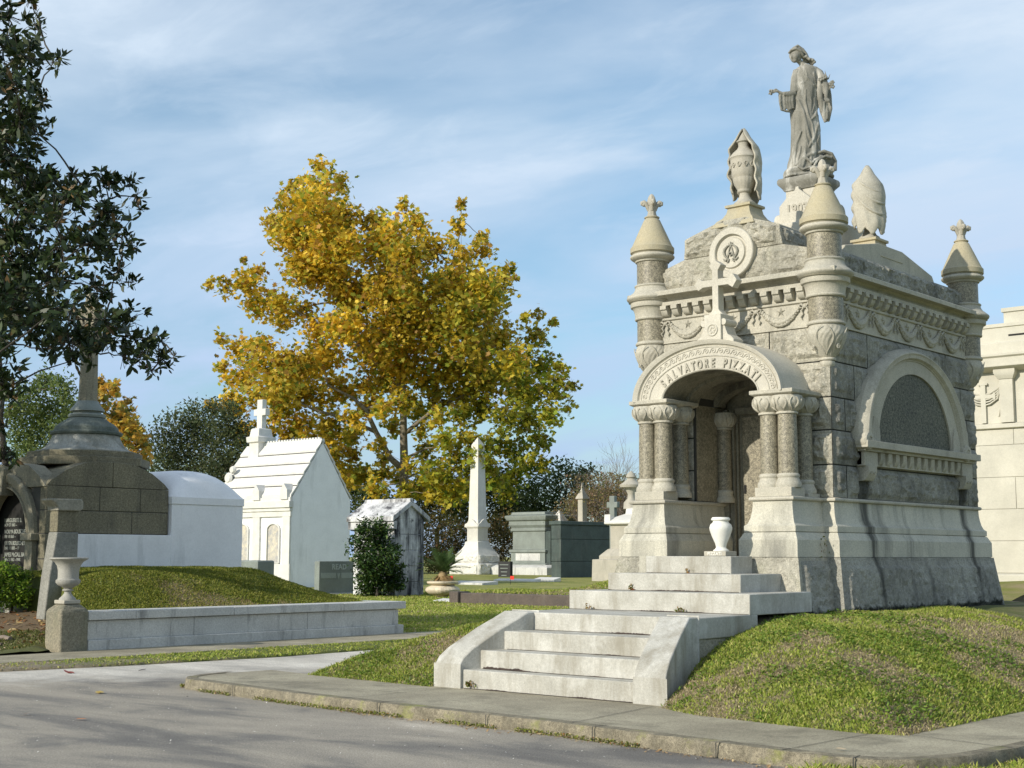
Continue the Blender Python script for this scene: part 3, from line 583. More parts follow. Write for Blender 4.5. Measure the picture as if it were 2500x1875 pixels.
# ---- corner towers
def tower(cx_, cy_):
    o = (cx_, cy_, 0)
    pr = [(.228, 4.86), (.255, 4.87), (.262, 4.885), (.255, 4.90)]+[(.255+.062*(1-cos(q*pi/2)), 4.90+.15*sin(q*pi/2)) for q in np.linspace(0, 1, 7)]+[(.322, 5.06), (.322, 5.12), (.335, 5.125), (.35, 5.13)]
    pr += [(.335+.042*sin(q*pi), 5.135+.095*q) for q in np.linspace(0, 1, 9)]+[(.32, 5.245), (.285, 5.27), (.26, 5.31), (.25, 5.345), (.252, 5.35), (.262, 5.36), (.262, 5.375), (.25, 5.385), (.22, 5.39)]
    t = MB().lathe(o, pr, 48); t.lathe(o, [(.225, 4.50), (.248, 4.505), (.255, 4.52), (.248, 4.535), (.24, 4.54), (.24, 4.55), (.22, 4.56)], 48)
    t.lathe(o, [(.22, 5.715), (.245, 5.72), (.252, 5.73), (.252, 5.745), (.27, 5.75)]+[(.283+.04*sin(q*pi), 5.755+.085*q) for q in np.linspace(0, 1, 8)]+[(.30, 5.85), (.30, 5.855)], 48)
    tw = t.build('corner_tower', 'light', maus, smooth_a=35)
    MB().lathe(o, [(.227, 4.54), (.227, 4.87)], 40).build('tower_shaft', 'dark', tw, smooth_a=50)
    MB().lathe(o, [(.225, 5.38), (.225, 5.73)], 40).build('tower_shaft', 'dark', tw, smooth_a=50)
    MB().lathe(o, [(.30, 5.85), (.318, 5.86), (.318, 5.93), (.305, 5.945), (.293, 5.96), (.20, 6.17), (.118, 6.35), (.098, 6.37), (.098, 6.38), (.11, 6.384), (.112, 6.395), (.10, 6.405), (.08, 6.41)], 40).build('cone_roof', 'yellow', tw, smooth_a=35)
    f = MB().lathe(o, [(.078, 6.40), (.062, 6.45), (.056, 6.52), (.06, 6.56)], 24, mod=lambda t, i, r, h: r*(1+.08*sin(8*t)))
    f.lathe(o, [(.03, 6.54), (.058, 6.58), (.066, 6.63), (.052, 6.69), (.03, 6.73), (.006, 6.75)], 24, mod=lambda t, i, r, h: r*(1+.1*cos(6*t)))
    for j in range(4):
        an = pi/4+j*pi/2; d = np.array([cos(an), sin(an), 0]); u = np.array([0, 0, 1.])
        pts = [d*.04+u*6.50, d*.06+u*6.56, d*.09+u*6.60, d*.12+u*6.625, d*.145+u*6.615, d*.145+u*6.585, d*.125+u*6.575]
        f.tube([np.array(o)+q for q in pts], [.03, .035, .038, .034, .028, .022, .01], 8); f.ball(np.array(o)+d*.118+u*6.585, .03, 8, 6)
    f.build('finial', 'urn', tw, smooth_a=60)
    def leafy(t, i, r, h):
        q = (h-4.06)/.42
        return r*(1+.05*abs(sin(4*t))*sin(pi*min(max(q, 0), 1))+.022*sin(24*t+8*sin(4*q))*(q > .1)*(q < .97))
    bp = [(.09+.18*sin(q*pi/2)**.9-.045*max(0, q-.72)/.28, 4.07+.43*q) for q in np.linspace(0, 1, 22)]
    b = MB().lathe(o, bp+[(.215, 4.51)], 96, mod=leafy)
    for j in range(4):
        an = j*pi/2+pi/8
        for sg in (-1, 1):
            pts = []
            for u in np.linspace(0, 1, 12):
                q = .08+.86*u; rr = (.09+.18*sin(q*pi/2)**.9)+.006; tt_ = an+sg*(.05+.42*sin(u*pi*.9)**1.3*(1 if u < .95 else .8)); pts.append((o[0]+rr*cos(tt_), o[1]+rr*sin(tt_), 4.07+.43*q))
            b.tube(pts, [.004, .007, .009, .011, .012, .013, .013, .012, .011, .009, .007, .004], 5)
        rr = .215; b.tube([(o[0]+(rr+.018)*cos(an+pi/4+.12*cos(w_)*(1-w_/12)), o[1]+(rr+.018)*sin(an+pi/4+.12*cos(w_)*(1-w_/12)), 4.20+.035*sin(w_)*(1-w_/12)) for w_ in np.linspace(0, 9, 18)], .007, 5)
    b.lathe(o, [(.085, 4.035), (.108, 4.04), (.115, 4.055), (.108, 4.07), (.09, 4.08)], 32)
    b.lathe(o, [(.018, 3.875), (.036, 3.88), (.038, 3.89), (.03, 3.90), (.05, 3.925), (.088, 3.97), (.096, 4.0), (.09, 4.03), (.07, 4.04)], 32, mod=lambda t, i, r, h: r*(1+.06*abs(sin(3*t))*(h > 3.91)))
    b.build('corbel', 'light', tw, smooth_a=50)
    MB().ring((cx_-.026, cx_+.026, cy_-.026, cy_+.026), [(0, 2.25), (0, 3.88)]).build('angle_shaft', 'light', tw, bevel=.01)
for tx, ty in ((-8.775, 16.31), (-11.545, 16.31), (-8.775, 20.72), (-11.545, 20.72)): tower(tx, ty)

# ---- entablature
RB = (BX0+.03, BX1-.03, BY0+.03, BY1-.03)
fz = MB().ring(RB, [(.035, 4.495), (.05, 4.50), (.05, 4.525), (.035, 4.53), (.035, 4.825), (.05, 4.83), (.06, 4.84), (.06, 4.865), (.04, 4.87)], cap=False).build('frieze', 'light', maus, smooth_a=30)
co = MB().ring(RB, [(.04, 4.865), (.04, 5.03), (.13, 5.035), (.13, 5.085), (.06, 5.09), (.06, 5.10), (.075, 5.13), (.11, 5.155), (.13, 5.165), (.235, 5.17), (.235, 5.225), (.228, 5.235), (.0, 5.285)]).build('cornice', 'light', maus, smooth_a=22)
def dentil(c, axis):
    mb = MB()
    w2 = .052; pr = [(0, 5.032), (.125, 5.032), (.125, 4.975), (.10, 4.97), (.095, 4.945), (.075, 4.905), (.045, 4.882), (0, 4.875)]
    if axis == 'x': mb.prism([(BY0+.03-.035-o, z) for o, z in pr], 'x', c-w2, c+w2)
    else: mb.prism([(BX1-.03+.035+o, z) for o, z in pr], 'y', c-w2, c+w2)
    mb.build('dentil', 'light', co, bevel=.004)
for i in range(13): dentil(-11.24+2.18*i/12, 'x')
for i in range(18): dentil(16.67+3.72*i/17, 'y')
def swags(org, du, n, w_, out_):
    """festoons with ribbons and stars on the frieze; du = direction along the wall, out_ = outward"""
    a = MB(); org, du, out_ = [np.array(v, float) for v in (org, du, out_)]; up = np.array([0, 0, 1.])
    at = lambda u, z, o: org+du*u+up*z+out_*o
    for k in range(n):
        u0, u1 = k*w_+.08, (k+1)*w_-.08; pts = []
        for i in range(23):
            q = i/22; u = u0+(u1-u0)*q; z = .255-.185*sin(pi*q)**.85
            rr = .024+.026*sin(pi*q); pts.append(at(u, z, .012))
            if i % 1 == 0: 
                for s in (-1, 0, 1): a.ball(at(u, z+s*rr*.62, .018+.012*(s == 0)), (rr*.62+.003*((i*7+s) % 3),)*3, 7, 5)
        a.tube(pts, [.02]*23, 6)
        uc = (u0+u1)/2; star = []
        for j in range(10): r_ = .07 if j % 2 == 0 else .024; t = pi/2+j*pi/5; star.append((r_*cos(t), r_*sin(t)))
        c0 = at(uc, .215, .034); v = [tuple(c0)]+[tuple(at(uc+p[0], .215+p[1], .004)) for p in star]; a.add(v, [(0, 1+j, 1+(j+1) % 10) for j in range(10)])
    for k in range(n+1):
        u = k*w_
        for s in (-1, 1):
            if (k == 0 and s < 0) or (k == n and s > 0): pass
            a.tube([at(u+s*.015, .25, .02), at(u+s*.05, .285, .03), at(u+s*.085, .275, .028), at(u+s*.08, .24, .026), at(u+s*.045, .235, .024)], [.012, .016, .018, .015, .01], 6)
            a.tube([at(u+s*.02, .24, .02), at(u+s*.05, .19, .026), at(u+s*.03, .15, .018), at(u+s*.065, .11, .026), at(u+s*.045, .075, .016)], [.012, .015, .011, .014, .006], 6)
        a.ball(at(u, .25, .02), (.028, .028, .028), 8, 6)
    return a
swags((-11.27, BY0-.004, 4.53), (1, 0, 0), 3, .745, (0, -1, 0)).build('garland', 'light', fz, smooth_a=60)
swags((BX1+.004, 16.66, 4.53), (0, 1, 0), 5, .745, (1, 0, 0)).build('garland', 'light', fz, smooth_a=60)

# ---- parapets and roof
a = MB(); PF = BY0+.06
a.prism([(-11.50, 5.25), (-8.80, 5.25), (-8.93, 5.57), (-9.40, 5.69), (-11.0, 5.69), (-11.48, 5.55)], 'y', PF, PF+.4)
a.prism([(-11.0, 5.695), (-9.40, 5.695), (-9.46, 5.985), (-9.97, 6.16), (-10.38, 6.16), (-10.97, 5.985)], 'y', PF+.002, 20.7)
a.prism([(16.4, 5.25), (20.75, 5.25), (20.75, 5.585), (16.4, 5.585)], 'x', BX1-.07, BX1-.45)
MB().prism([(17.0, 5.59), (19.95, 5.59), (19.85, 5.72), (18.85, 5.93), (18.1, 5.93), (17.1, 5.74)], 'x', BX1-.18, BX0+.2).build('side_gable', 'light', maus, bevel=.01)
a.box(BX0+.06, BX1-.09, BY0+.2, BY1-.06, 5.25, 5.56)
a.build('roof', 'rock', maus, bevel=.01)
a = MB(); F = PF-.002
segs = [((-11.49, 5.27), (-10.93, 5.27), (-10.93, 5.685), (-11.0, 5.685), ), ]
def fr(x0, x1, zb, zt0, zt1, seed, y=F, **k): a.rock((x0, y, zb), (x1, y, zb), (x1, y, zt1), (x0, y, zt0), cell=.024, seed=seed, **k)
fr(-11.49, -10.95, 5.275, 5.545, 5.685, 301, depth=.05, margin=.035); fr(-10.945, -9.62, 5.275, 5.685, 5.685, 302, depth=.045, margin=.02); fr(-9.615, -8.85, 5.275, 5.685, 5.56, 303, depth=.05, margin=.03)
fr(-10.98, -10.36, 5.70, 5.97, 6.15, 304, depth=.07, margin=.03); fr(-10.355, -10.0, 5.70, 6.15, 6.15, 305, depth=.05, margin=.02); fr(-9.995, -9.44, 5.70, 6.15, 5.975, 306, depth=.07, margin=.04)
a.build('parapet_rock_face', 'rock', maus)
a = MB(); XF = BX1-.068
for y0, y1, s in ((16.45, 18.0, 311), (18.01, 19.4, 312), (19.41, 20.74, 313)): a.rock((XF, y0, 5.27), (XF, y1, 5.27), (XF, y1, 5.58), (XF, y0, 5.58), depth=.06, margin=.012, cell=.024, seed=s, rough=1.2)
a.rock((-9.43, 16.35, 5.70), (-9.43, 18.2, 5.70), (-9.46, 18.2, 5.975), (-9.46, 16.35, 5.975), depth=.07, margin=.02, cell=.03, seed=320)
a.build('parapet_rock_face', 'rockdark', maus)
# medallion
MC = (-10.155, 0, 5.665); a = MB()
pr = [(.355, .10), (.355, .0), (.345, -.012), (.262, -.014), (.252, .0), (.248, .03), (.225, .03), (.215, .018), (.21, .0), (.0001, .0)]
a.lathe((MC[0], 16.22, MC[2]), pr, 64, axis='y', cap=False)
med = a.build('medallion', 'pale', maus, smooth_a=30)
a = MB(); ym = 16.208
def stroke(pts, r, w=1.0): a.tube([(MC[0]+x, ym, MC[2]+z) for x, z in pts], r, 6)
for s in (-1, 1):
    stroke([(0, .11), (s*.05, .095), (s*.095, .055), (s*.108, .01), (s*.09, -.04), (s*.055, -.085)], [.008, .014, .02, .022, .018, .01])
    stroke([(0, .11), (s*.02, .05), (s*.04, -.02), (s*.055, -.085)], [.008, .01, .012, .012])
    stroke([(s*.02, -.10), (s*.06, -.085), (s*.075, -.11), (s*.105, -.095), (s*.12, -.075)], [.006, .014, .018, .012, .005]); stroke([(s*.03, -.085), (s*.04, -.12), (s*.06, -.14)], [.01, .014, .005])
    stroke([(s*.01, .105), (s*.04, .135)], [.008, .004])
stroke([(0, .10), (0, .15)], [.012, .008]); a.lathe((MC[0], ym-.008, MC[2]-.02), [(.03, .01), (.03, -.006), (.018, -.008), (.014, .008)], 20, axis='y', cap=False)
a.build('monogram', stone('cut_letter_granite', (.30, .29, .24), (.26, .25, .21), spk=None), med, smooth_a=60)
MB().lathe((MC[0], ym-.012, MC[2]-.02), [(.0001, -.002), (.014, -.002), (.014, .01)], 16, axis='y', cap=False).build('lamp_hole', 'darkhole', med)

# ---- side blind arch
SY, SX = 18.47, BX1
def sarc(s, t): a_ = 1.15+.53*s; b_ = 1.02+.36*s; return SY+a_*cos(t), 3.03+b_*sin(t)
TT = np.linspace(0, pi, 81)
pf = [(0, -.04), (0, .125), (.50, .13), (.52, .145), (.55, .145), (.57, .16), (.62, .185), (.74, .19), (.80, .205), (.84, .20), (.88, .18), (.93, .15), (1.0, .09), (1.0, -.02)]
G = np.array([[(SX+p, *sarc(s, t)) for t in TT] for s, p in pf]); a = MB().grid(G, True)
for t in (0, pi):                        # rounded ends of the hood mould
    y, z = sarc(.78, t); a.lathe((SX+.04, y, z-.01), [(.125, .0), (.125, .14), (.11, .165), (.06, .17), (.055, .155), (.0001, .155)], 28, axis='x', cap=False)
    for j in range(5): a.ball((SX+.20, y+.06*cos(j*1.26), z+.06*sin(j*1.26)), (.015, .028, .028), 8, 5)
    y, z = sarc(.25, t); a.prism([(y-.12, 3.03), (y+.12, 3.03), (y+.11, 3.2), (y+.05, 3.33), (y-.05, 3.36), (y-.11, 3.2)], 'x', SX+.11, SX+.15)
sa = a.build('blind_arch', 'light', maus, smooth_a=28)
a = MB(); n = 48
a.add([(SX+.10, SY, 3.0)]+[(SX+.10, SY+1.16*cos(t), 3.0+1.06*sin(t)) for t in np.linspace(0, pi, n)], [(0, i, i+1) for i in range(1, n)]); a.build('granite_panel', 'panel', sa, smooth_a=None)
a = MB().box(SX-.02, SX+.22, 16.80, 20.45, 2.925, 3.02); a.box(SX-.02, SX+.15, 16.86, 20.40, 2.885, 2.926)
a.box(SX-.02, SX+.075, 16.90, 20.37, 2.70, 2.886)
for y0, y1 in ((16.90, 17.28), (20.0, 20.37)): a.box(SX, SX+.115, y0, y1, 2.69, 2.884)
for i in range(12):
    y = 17.42+2.46*i/11; a.prism([(SX+.07, 2.884), (SX+.125, 2.884), (SX+.12, 2.80), (SX+.10, 2.74), (SX+.07, 2.71)], 'y', y-.055, y+.055)
a.build('sill', 'light', sa, bevel=.006)
for y in (17.06, 20.16):
    a = MB().prism([(SX-.02, 2.69), (SX+.15, 2.69), (SX+.15, 2.62), (SX+.13, 2.55), (SX+.09, 2.50), (SX-.02, 2.49)], 'y', y-.12, y+.12)
    for s in (-.05, .05): a.tube([(SX+.15, y+s+.03*cos(w_)*(1-w_/9), 2.60+.03*sin(w_)*(1-w_/9)) for w_ in np.linspace(0, 8, 14)], .008, 5)
    a.build('bracket', 'light', sa, bevel=.006)

# ---- central roof pedestal
PX, PY = -10.19, 18.5
a = MB().ring((PX-.62, PX+.62, PY-.62, PY+.62), [(0, 5.6), (0, 6.38), (-.02, 6.40)])
a.ring((PX-.25, PX+.25, PY-.25, PY+.25), [(0, 6.38), (0, 6.99)])
for s in (-1, 1):
    for ax in 'xy':
        c = [PX, PY]; 
        if ax == 'x':
            a.box(*( (PX+.2, PX+.52) if s > 0 else (PX-.52, PX-.2)), PY-.13, PY+.13, 6.39, 6.58); a.lathe((PX+(.2 if s > 0 else -.54), PY, 6.58), [(.0001, 0), (.12, 0), (.125, .02), (.125, .32), (.12, .34), (.0001, .34)], 20, axis='x', cap=False)
        else:
            a.box(PX-.13, PX+.13, *( (PY+.2, PY+.52) if s > 0 else (PY-.52, PY-.2)), 6.391, 6.581)
pl = [(-.265, 6.41), (.265, 6.41), (.265, 6.76), (.03, 6.96), (.025, 7.0), (-.025, 7.0), (-.03, 6.96), (-.265, 6.76)]
a.prism([(PX+x, z) for x, z in pl], 'y', PY-.36, PY-.27); a.prism([(PY+x, z) for x, z in pl], 'x', PX+.27, PX+.36)
a.prism([(PX+x, z) for x, z in pl], 'y', PY+.27, PY+.36); a.prism([(PY+x, z) for x, z in pl], 'x', PX-.36, PX-.27)
rp = a.build('roof_pedestal', 'pale', maus, bevel=.006)
a = MB(); letter(a, '1903', (PX, PY-.363, 6.60), (1, 0, 0), (0, 0, 1), .19, ext=.012, bold=.03, sx=.95, spacing=1.05); a.build('date_numerals', 'urn', rp, smooth_a=30)
MB().ring((PX-.27, PX+.27, PY-.27, PY+.27), [(0, 6.98), (.02, 7.02), (.07, 7.08), (.075, 7.10), (.075, 7.14), (.06, 7.17), (.0, 7.19)]).build('pedestal_slab', 'statue', rp, bevel=.004)

def ray(px, py): return FW + RT*(px-1250)/FPX - UP*(py-937.5)/FPX
def onY(px, py, y): v = ray(px, py); return CAM+v*(y/v[1])
def onX(px, py, x): v = ray(px, py); return CAM+v*(x/v[0])

# ================================================================== STAIRS of the mausoleum
st = thing('stone_staircase', 'broad granite steps with curved side walls leading up to the mausoleum porch', 'steps', (-9.88, 12.8, 0))
SL = lambda y: -11.507+.331*(min(y, 12.71)-11.82); SR = lambda y: -8.257-.331*(min(y, 12.71)-11.82)
def stepslab(y0, y1, z0, z1, ins=.39):
    a = MB(); v = []
    for z in (z0, z1):
        for y, f in ((y0, SL), (y0, SR), (y1, SR), (y1, SL)): v.append((f(y)+(ins if f is SL else -ins), y, z))
    return a.add(v, [(3, 2, 1, 0), (4, 5, 6, 7), (0, 1, 5, 4), (1, 2, 6, 5), (2, 3, 7, 6), (3, 0, 4, 7)])
for y0, y1, z0, z1 in ((11.86, 12.3, -.05, .21), (12.08, 12.6, .2, .42), (12.38, 13.0, .41, .63)): stepslab(y0, y1, z0, z1).build('step', 'step', st, bevel=.012)
MB().box(-11.212, -8.555, 12.79, 14.1, .60, .836).build('landing', 'step', st, bevel=.012)
MB().box(-11.19, -8.575, 12.85, 14.1, .1, .605).build('landing_base', 'rock', st)
wp = [(11.82, .255), (11.87, .345), (11.98, .44), (12.15, .545), (12.35, .665), (12.55, .765), (12.70, .845), (12.86, .845)]
for f, s in ((SL, 1), (SR, -1)):
    a = MB(); v = []; n = len(wp)
    for y, z in wp:
        for o, zz in ((0, -.1), (s*.395, -.1), (s*.395, z), (0, z)): v.append((f(y)+o, y, zz))
    fs = [(4*i+k, 4*i+(k+1) % 4, 4*i+4+(k+1) % 4, 4*i+4+k) for i in range(n-1) for k in range(4)]+[(0, 1, 2, 3), (4*n-4, 4*n-1, 4*n-2, 4*n-3)]
    a.add(v, fs).build('curved_side_wall', 'step', st, bevel=.014, smooth_a=25)
for x0, x1, y0, z0, z1 in ((-11.20, -8.555, 13.93, .837, 1.07), (-10.91, -8.94, 14.36, 1.07, 1.285), (-10.63, -9.345, 14.80, 1.285, 1.50)):
    MB().box(x0, x1, y0, 15.36 if z1 < 1.4 else 15.3, z0-.01, z1).build('step', 'step', st, bevel=.01)

# dirt lying in the angles between treads and risers
def dirtline(x0, x1, y, z, h=.02, seed=0):
    rg = np.random.default_rng(seed); xs_ = np.arange(x0, x1, .02); n = len(xs_); t_ = h*np.clip((fbm(xs_*1.6, xs_*0+seed, 0, seed, 4)-.40)*4, .25, 1.4)*rg.uniform(.7, 1.2, n)
    G = np.stack([np.c_[xs_, np.full(n, y-.012-t_*.8), np.full(n, z+.0025)], np.c_[xs_, np.full(n, y-.004), np.full(n, z+.006)], np.c_[xs_, np.full(n, y-.003), z+t_]], 0)
    return MB().grid(G)
for k_, (x0, x1, y, z, h) in enumerate(((-10.98, -8.8, 12.08, .21, .018), (-10.88, -8.9, 12.38, .42, .012), (-10.8, -8.97, 12.79, .63, .012), (-11.19, -8.56, 13.93, .836, .010), (-10.9, -8.95, 14.36, 1.07, .014), (-10.62, -9.35, 14.80, 1.285, .010), (-11.08, -8.7, 11.86, -.001, .010))):
    dirtline(x0, x1, y, z, h, 60+k_).build('joint_dirt', 'grime', st, smooth_a=None)

# vase on the top step
v = MB().lathe((-9.60, 14.98, 0), [(.10, 1.563), (.10, 1.575), (.075, 1.59), (.062, 1.61), (.075, 1.66), (.115, 1.75), (.14, 1.825), (.143, 1.855), (.13, 1.895), (.10, 1.92), (.095, 1.94), (.118, 1.95), (.12, 1.962), (.105, 1.985), (.08, 1.985), (.07, 1.94), (.0001, 1.93)], 40, cap=False)
v.lathe((-9.60, 14.98, 0), [(.0001, 1.563), (.10, 1.563)], 40, cap=False)
tag(v.build('flower_vase', 'vase', loc=(-9.60, 14.98, 1.563), smooth_a=40), 'bright white empty stone vase standing on the top step under the porch', 'vase')
nb = thing('name_block', 'small carved stone name block under the white vase', 'name block', (-9.62, 14.98, 1.5))
MB().box(-9.775, -9.455, 14.855, 15.11, 1.501, 1.562).build('block', 'urn', nb, bevel=.006)
a = MB(); letter(a, 'PIZZATI', (-9.615, 14.853, 1.511), (1, 0, 0), (0, 0, 1), .058, ext=.004, bold=.02); a.build('lettering', 'vase', nb)

# ================================================================== STATUE and ROOF URNS
S = .001465
rings = [(1490, 410, 150, .20), (1400, 425, 150, .20), (1340, 438, 158, .20), (1240, 465, 154, .19), (1100, 472, 150, .18), (950, 474, 148, .18), (800, 460, 143, .18), (700, 458, 136, .175), (620, 462, 136, .175), (540, 468, 134, .165), (450, 478, 134, .16), (380, 490, 134, .15), (330, 500, 124, .135), (305, 502, 104, .115), (285, 492, 60, .085), (262, 455, 36, .058), (235, 425, 33, .055), (200, 400, 33, .055)]
def rint(py):
    ys = [r[0] for r in rings][::-1]; return [np.interp(py, ys, [r[k] for r in rings][::-1]) for k in (1, 2, 3)]
def q3(px, py, off=0.0, y=None):
    if y is None:
        c, hw, d = rint(py); t = max(-1, min(1, (px-c)/hw)); y = -(d+.0)*sqrt(max(0, 1-t*t))+off
    return ((px-490)*S, y, (1500-py)*S)
a = MB(); n = 40; G = []
for py in np.linspace(1495, 200, 90):
    c, hw, d = rint(py); row = []
    for j in range(n+1):
        t = 2*pi*j/n; k = 1+.035*smooth((py-300)/300)*sin(7*t+py*.006)*abs(sin(3*t+1))+.05*smooth((py-800)/300)*sin(9*t+.004*py)
        row.append(((c-490+hw*cos(t)*k)*S, d*sin(t)*k, (1500-py)*S))
    G.append(row)
a.grid(np.array(G)); b0 = len(a.v); a.v += [(np.mean([p[0] for p in G[0]]), 0, 0), tuple(np.mean(np.array(G[-1])[:-1], axis=0))]
a.f += [(j, j+1, b0) for j in range(n)][:]+[(len(G)*(n+1)-(n+1)+j+1, len(G)*(n+1)-(n+1)+j, b0+1) for j in range(n)]
def fold(pts, r, off=.0): a.tube([q3(x, y, off) for x, y in pts], r if hasattr(r, '__len__') else [r*.4]+[r]*(len(pts)-2)+[r*.5], 8)
fold([(335, 560), (385, 690), (430, 820), (455, 950), (480, 1080), (525, 1160)], .024); fold([(462, 575), (450, 700), (475, 840), (525, 960)], .018)
fold([(590, 600), (588, 740), (550, 860), (500, 905)], .022); fold([(605, 820), (582, 950), (530, 1100), (475, 1195)], .024)
fold([(612, 870), (602, 1000), (572, 1120), (600, 1215)], .024); fold([(350, 790), (345, 950), (335, 1100), (312, 1340)], .022)
fold([(405, 1020), (355, 1150), (332, 1300), (330, 1380)], .028); fold([(432, 820), (440, 960), (448, 1100), (470, 1180)], .022)
fold([(335, 1385), (420, 1310), (520, 1260), (605, 1215)], .03); fold([(400, 420), (480, 445), (550, 520), (590, 600)], .016); fold([(345, 560), (420, 505), (520, 470)], .015)
fold([(560, 300), (553, 400), (572, 520)], .018); fold([(470, 350), (480, 420), (470, 480)], .012); fold([(520, 960), (530, 1050), (520, 1150)], .018); fold([(395, 1180), (380, 1260), (350, 1370)], .024)
fold([(360, 620), (345, 720), (330, 820), (322, 900)], .018); fold([(500, 600), (515, 700), (510, 800)], .012); fold([(555, 640), (550, 740), (525, 830)], .012)
fold([(440, 1190), (430, 1300), (400, 1420)], .028); fold([(500, 1260), (490, 1350), (480, 1440)], .03)
# head bowed to the left, hair gathered over the shoulder
B3 = lambda px, py, y, r: a.ball(((px-490)*S, y, (1500-py)*S), r, 16, 12)
B3(392, 160, -.0, (.105, .125, .118)); B3(374, 200, -.04, (.070, .085, .082)); B3(371, 241, -.065, (.036, .042, .034)); B3(352, 205, -.06, (.03, .04, .05)); B3(400, 225, -.04, (.05, .06, .04))
a.tube([q3(338, 178, y=-.085), q3(330, 205, y=-.10), q3(338, 218, y=-.09)], [.008, .013, .011], 8)     # nose
a.tube([q3(325, 172, y=-.05), q3(345, 166, y=-.095), q3(372, 170, y=-.115)], [.008, .011, .009], 8)    # brow
a.tube([q3(345, 232, y=-.08), q3(360, 233, y=-.095), q3(372, 236, y=-.09)], [.006, .010, .006], 8)     # lips
a.ball(q3(420, 205, y=-.075), (.014, .014, .022), 10, 8)
for k in range(9):                                                                                       # wavy locks
    o = k*.021-.085
    a.tube([q3(345+k*5, 120+k*3, y=-.10+k*.018), q3(400+k*6, 85+k*4, y=-.08+k*.02), q3(455+k*3, 120+k*6, y=-.06+k*.02), q3(490, 165+k*5, y=-.05+k*.018), q3(515, 205+k*2, y=-.03+k*.014), q3(545, 240, y=-.04+k*.012), q3(568, 275, y=-.03+k*.01)], [.020, .024, .024, .024, .020, .016, .010], 8)
a.tube([q3(305, 160, y=-.05), q3(330, 135, y=-.10), q3(375, 125, y=-.125), q3(430, 150, y=-.11), q3(455, 190, y=-.08)], [.014, .022, .024, .024, .018], 8)
for i in range(8): B3(450+i*18, 185+i*9+6*sin(i*2), -.07+.01*(i % 2), (.024,)*3)
# right arm stretched out, wide sleeve, flower in the hand
a.tube([q3(405, 345, y=-.02), q3(385, 420, y=-.03), q3(372, 520, y=-.05), q3(360, 600, y=-.08)], [.075, .08, .08, .075], 12)
a.tube([q3(350, 605, y=-.09), q3(290, 625, y=-.12), q3(225, 625, y=-.15)], [.065, .055, .04], 12); a.tube([q3(250, 625, y=-.14), q3(205, 615, y=-.16), q3(178, 603, y=-.17)], [.03, .026, .022], 10)
for x in range(200, 330, 14): a.tube([q3(x, 620+.1*(x-200), y=-.13), q3(x-6, 700, y=-.14), q3(x+8, 780+8*sin(x), y=-.13)], [.030, .020+.010*((x//14) % 2), .014], 8)
a.tube([q3(196, 640, y=-.16), q3(190, 720, y=-.17), q3(205, 792, y=-.15), q3(260, 800, y=-.12), q3(310, 800, y=-.1)], .017, 8)
a.ball(q3(165, 598, y=-.175), (.034, .022, .020), 12, 8)
for k, (dx, dy) in enumerate(((-42, -14), (-46, -2), (-44, 10), (-36, 20))): a.tube([q3(158, 598+dy*.5, y=-.18), q3(158+dx*.5, 598+dy*.9-5, y=-.185), q3(158+dx, 598+dy+3, y=-.175)], [.0095, .009, .0075], 6)
a.tube([q3(170, 590, y=-.18), q3(150, 576, y=-.19), q3(132, 580, y=-.19)], [.010, .009, .007], 6)
a.tube([q3(150, 600, y=-.18), q3(105, 608, y=-.18)], .008, 6)
for k in range(7): t = k*2*pi/7; a.ball(q3(96+16*cos(t), 610+26*sin(t), y=-.18+.02*sin(3*t)), (.014, .014, .018), 7, 5)
a.ball(q3(95, 610, y=-.18), .022, 8, 6)
# left arm with long hanging sleeve, bouquet
a.tube([q3(570, 330, y=-.02), q3(622, 380, y=-.05), q3(655, 460, y=-.08), q3(678, 545, y=-.11)], [.065, .07, .065, .055], 12)
a.tube([q3(680, 540, y=-.11), q3(675, 620, y=-.15), q3(672, 665, y=-.16)], [.05, .035, .028], 10)
a.tube([q3(630, 400, y=-.07), q3(622, 520, y=-.09), q3(622, 650, y=-.09), q3(640, 790, y=-.08), q3(675, 905, y=-.07)], [.05, .05, .045, .04, .028], 10)
a.tube([q3(700, 500, y=-.06), q3(718, 620, y=-.06), q3(726, 760, y=-.06), q3(700, 895, y=-.06)], [.04, .04, .035, .025], 10)
a.tube([q3(680, 720, y=-.06), q3(684, 800, y=-.07), q3(684, 880, y=-.07)], [.03, .045, .035], 10); a.tube([q3(610, 380, y=-.03), q3(650, 480, y=-.03), q3(665, 600, y=-.03), q3(670, 720, y=-.05), q3(672, 860, y=-.06)], [.05, .055, .055, .05, .04], 12); a.tube([q3(655, 690, y=-.1), q3(652, 780, y=-.1), q3(668, 870, y=-.09)], [.02, .022, .018], 8)
a.ball(q3(676, 680, y=-.165), (.026, .022, .03), 10, 8)
for k in range(4): a.tube([q3(660+k*13, 680, y=-.18), q3(656+k*14, 705, y=-.195), q3(664+k*12, 722, y=-.18)], [.0095, .009, .0075], 6)
a.tube([q3(655, 668, y=-.17), q3(645, 690, y=-.185)], [.010, .008], 6)
for cx_, cy_ in ((640, 455), (612, 470), (725, 520), (738, 500), (665, 440), (740, 545)):
    for k in range(5): t = k*2*pi/5; a.ball(q3(cx_+16*cos(t), cy_+16*sin(t), y=-.17), (.016, .014, .016), 7, 5)
for p, q in (((640, 470), (672, 660)), ((728, 520), (680, 650)), ((665, 440), (672, 380)), ((700, 460), (722, 405)), ((690, 470), (668, 365)), ((700, 500), (735, 500))): a.tube([q3(*p, y=-.15), q3(*q, y=-.14)], [.012, .006], 6)
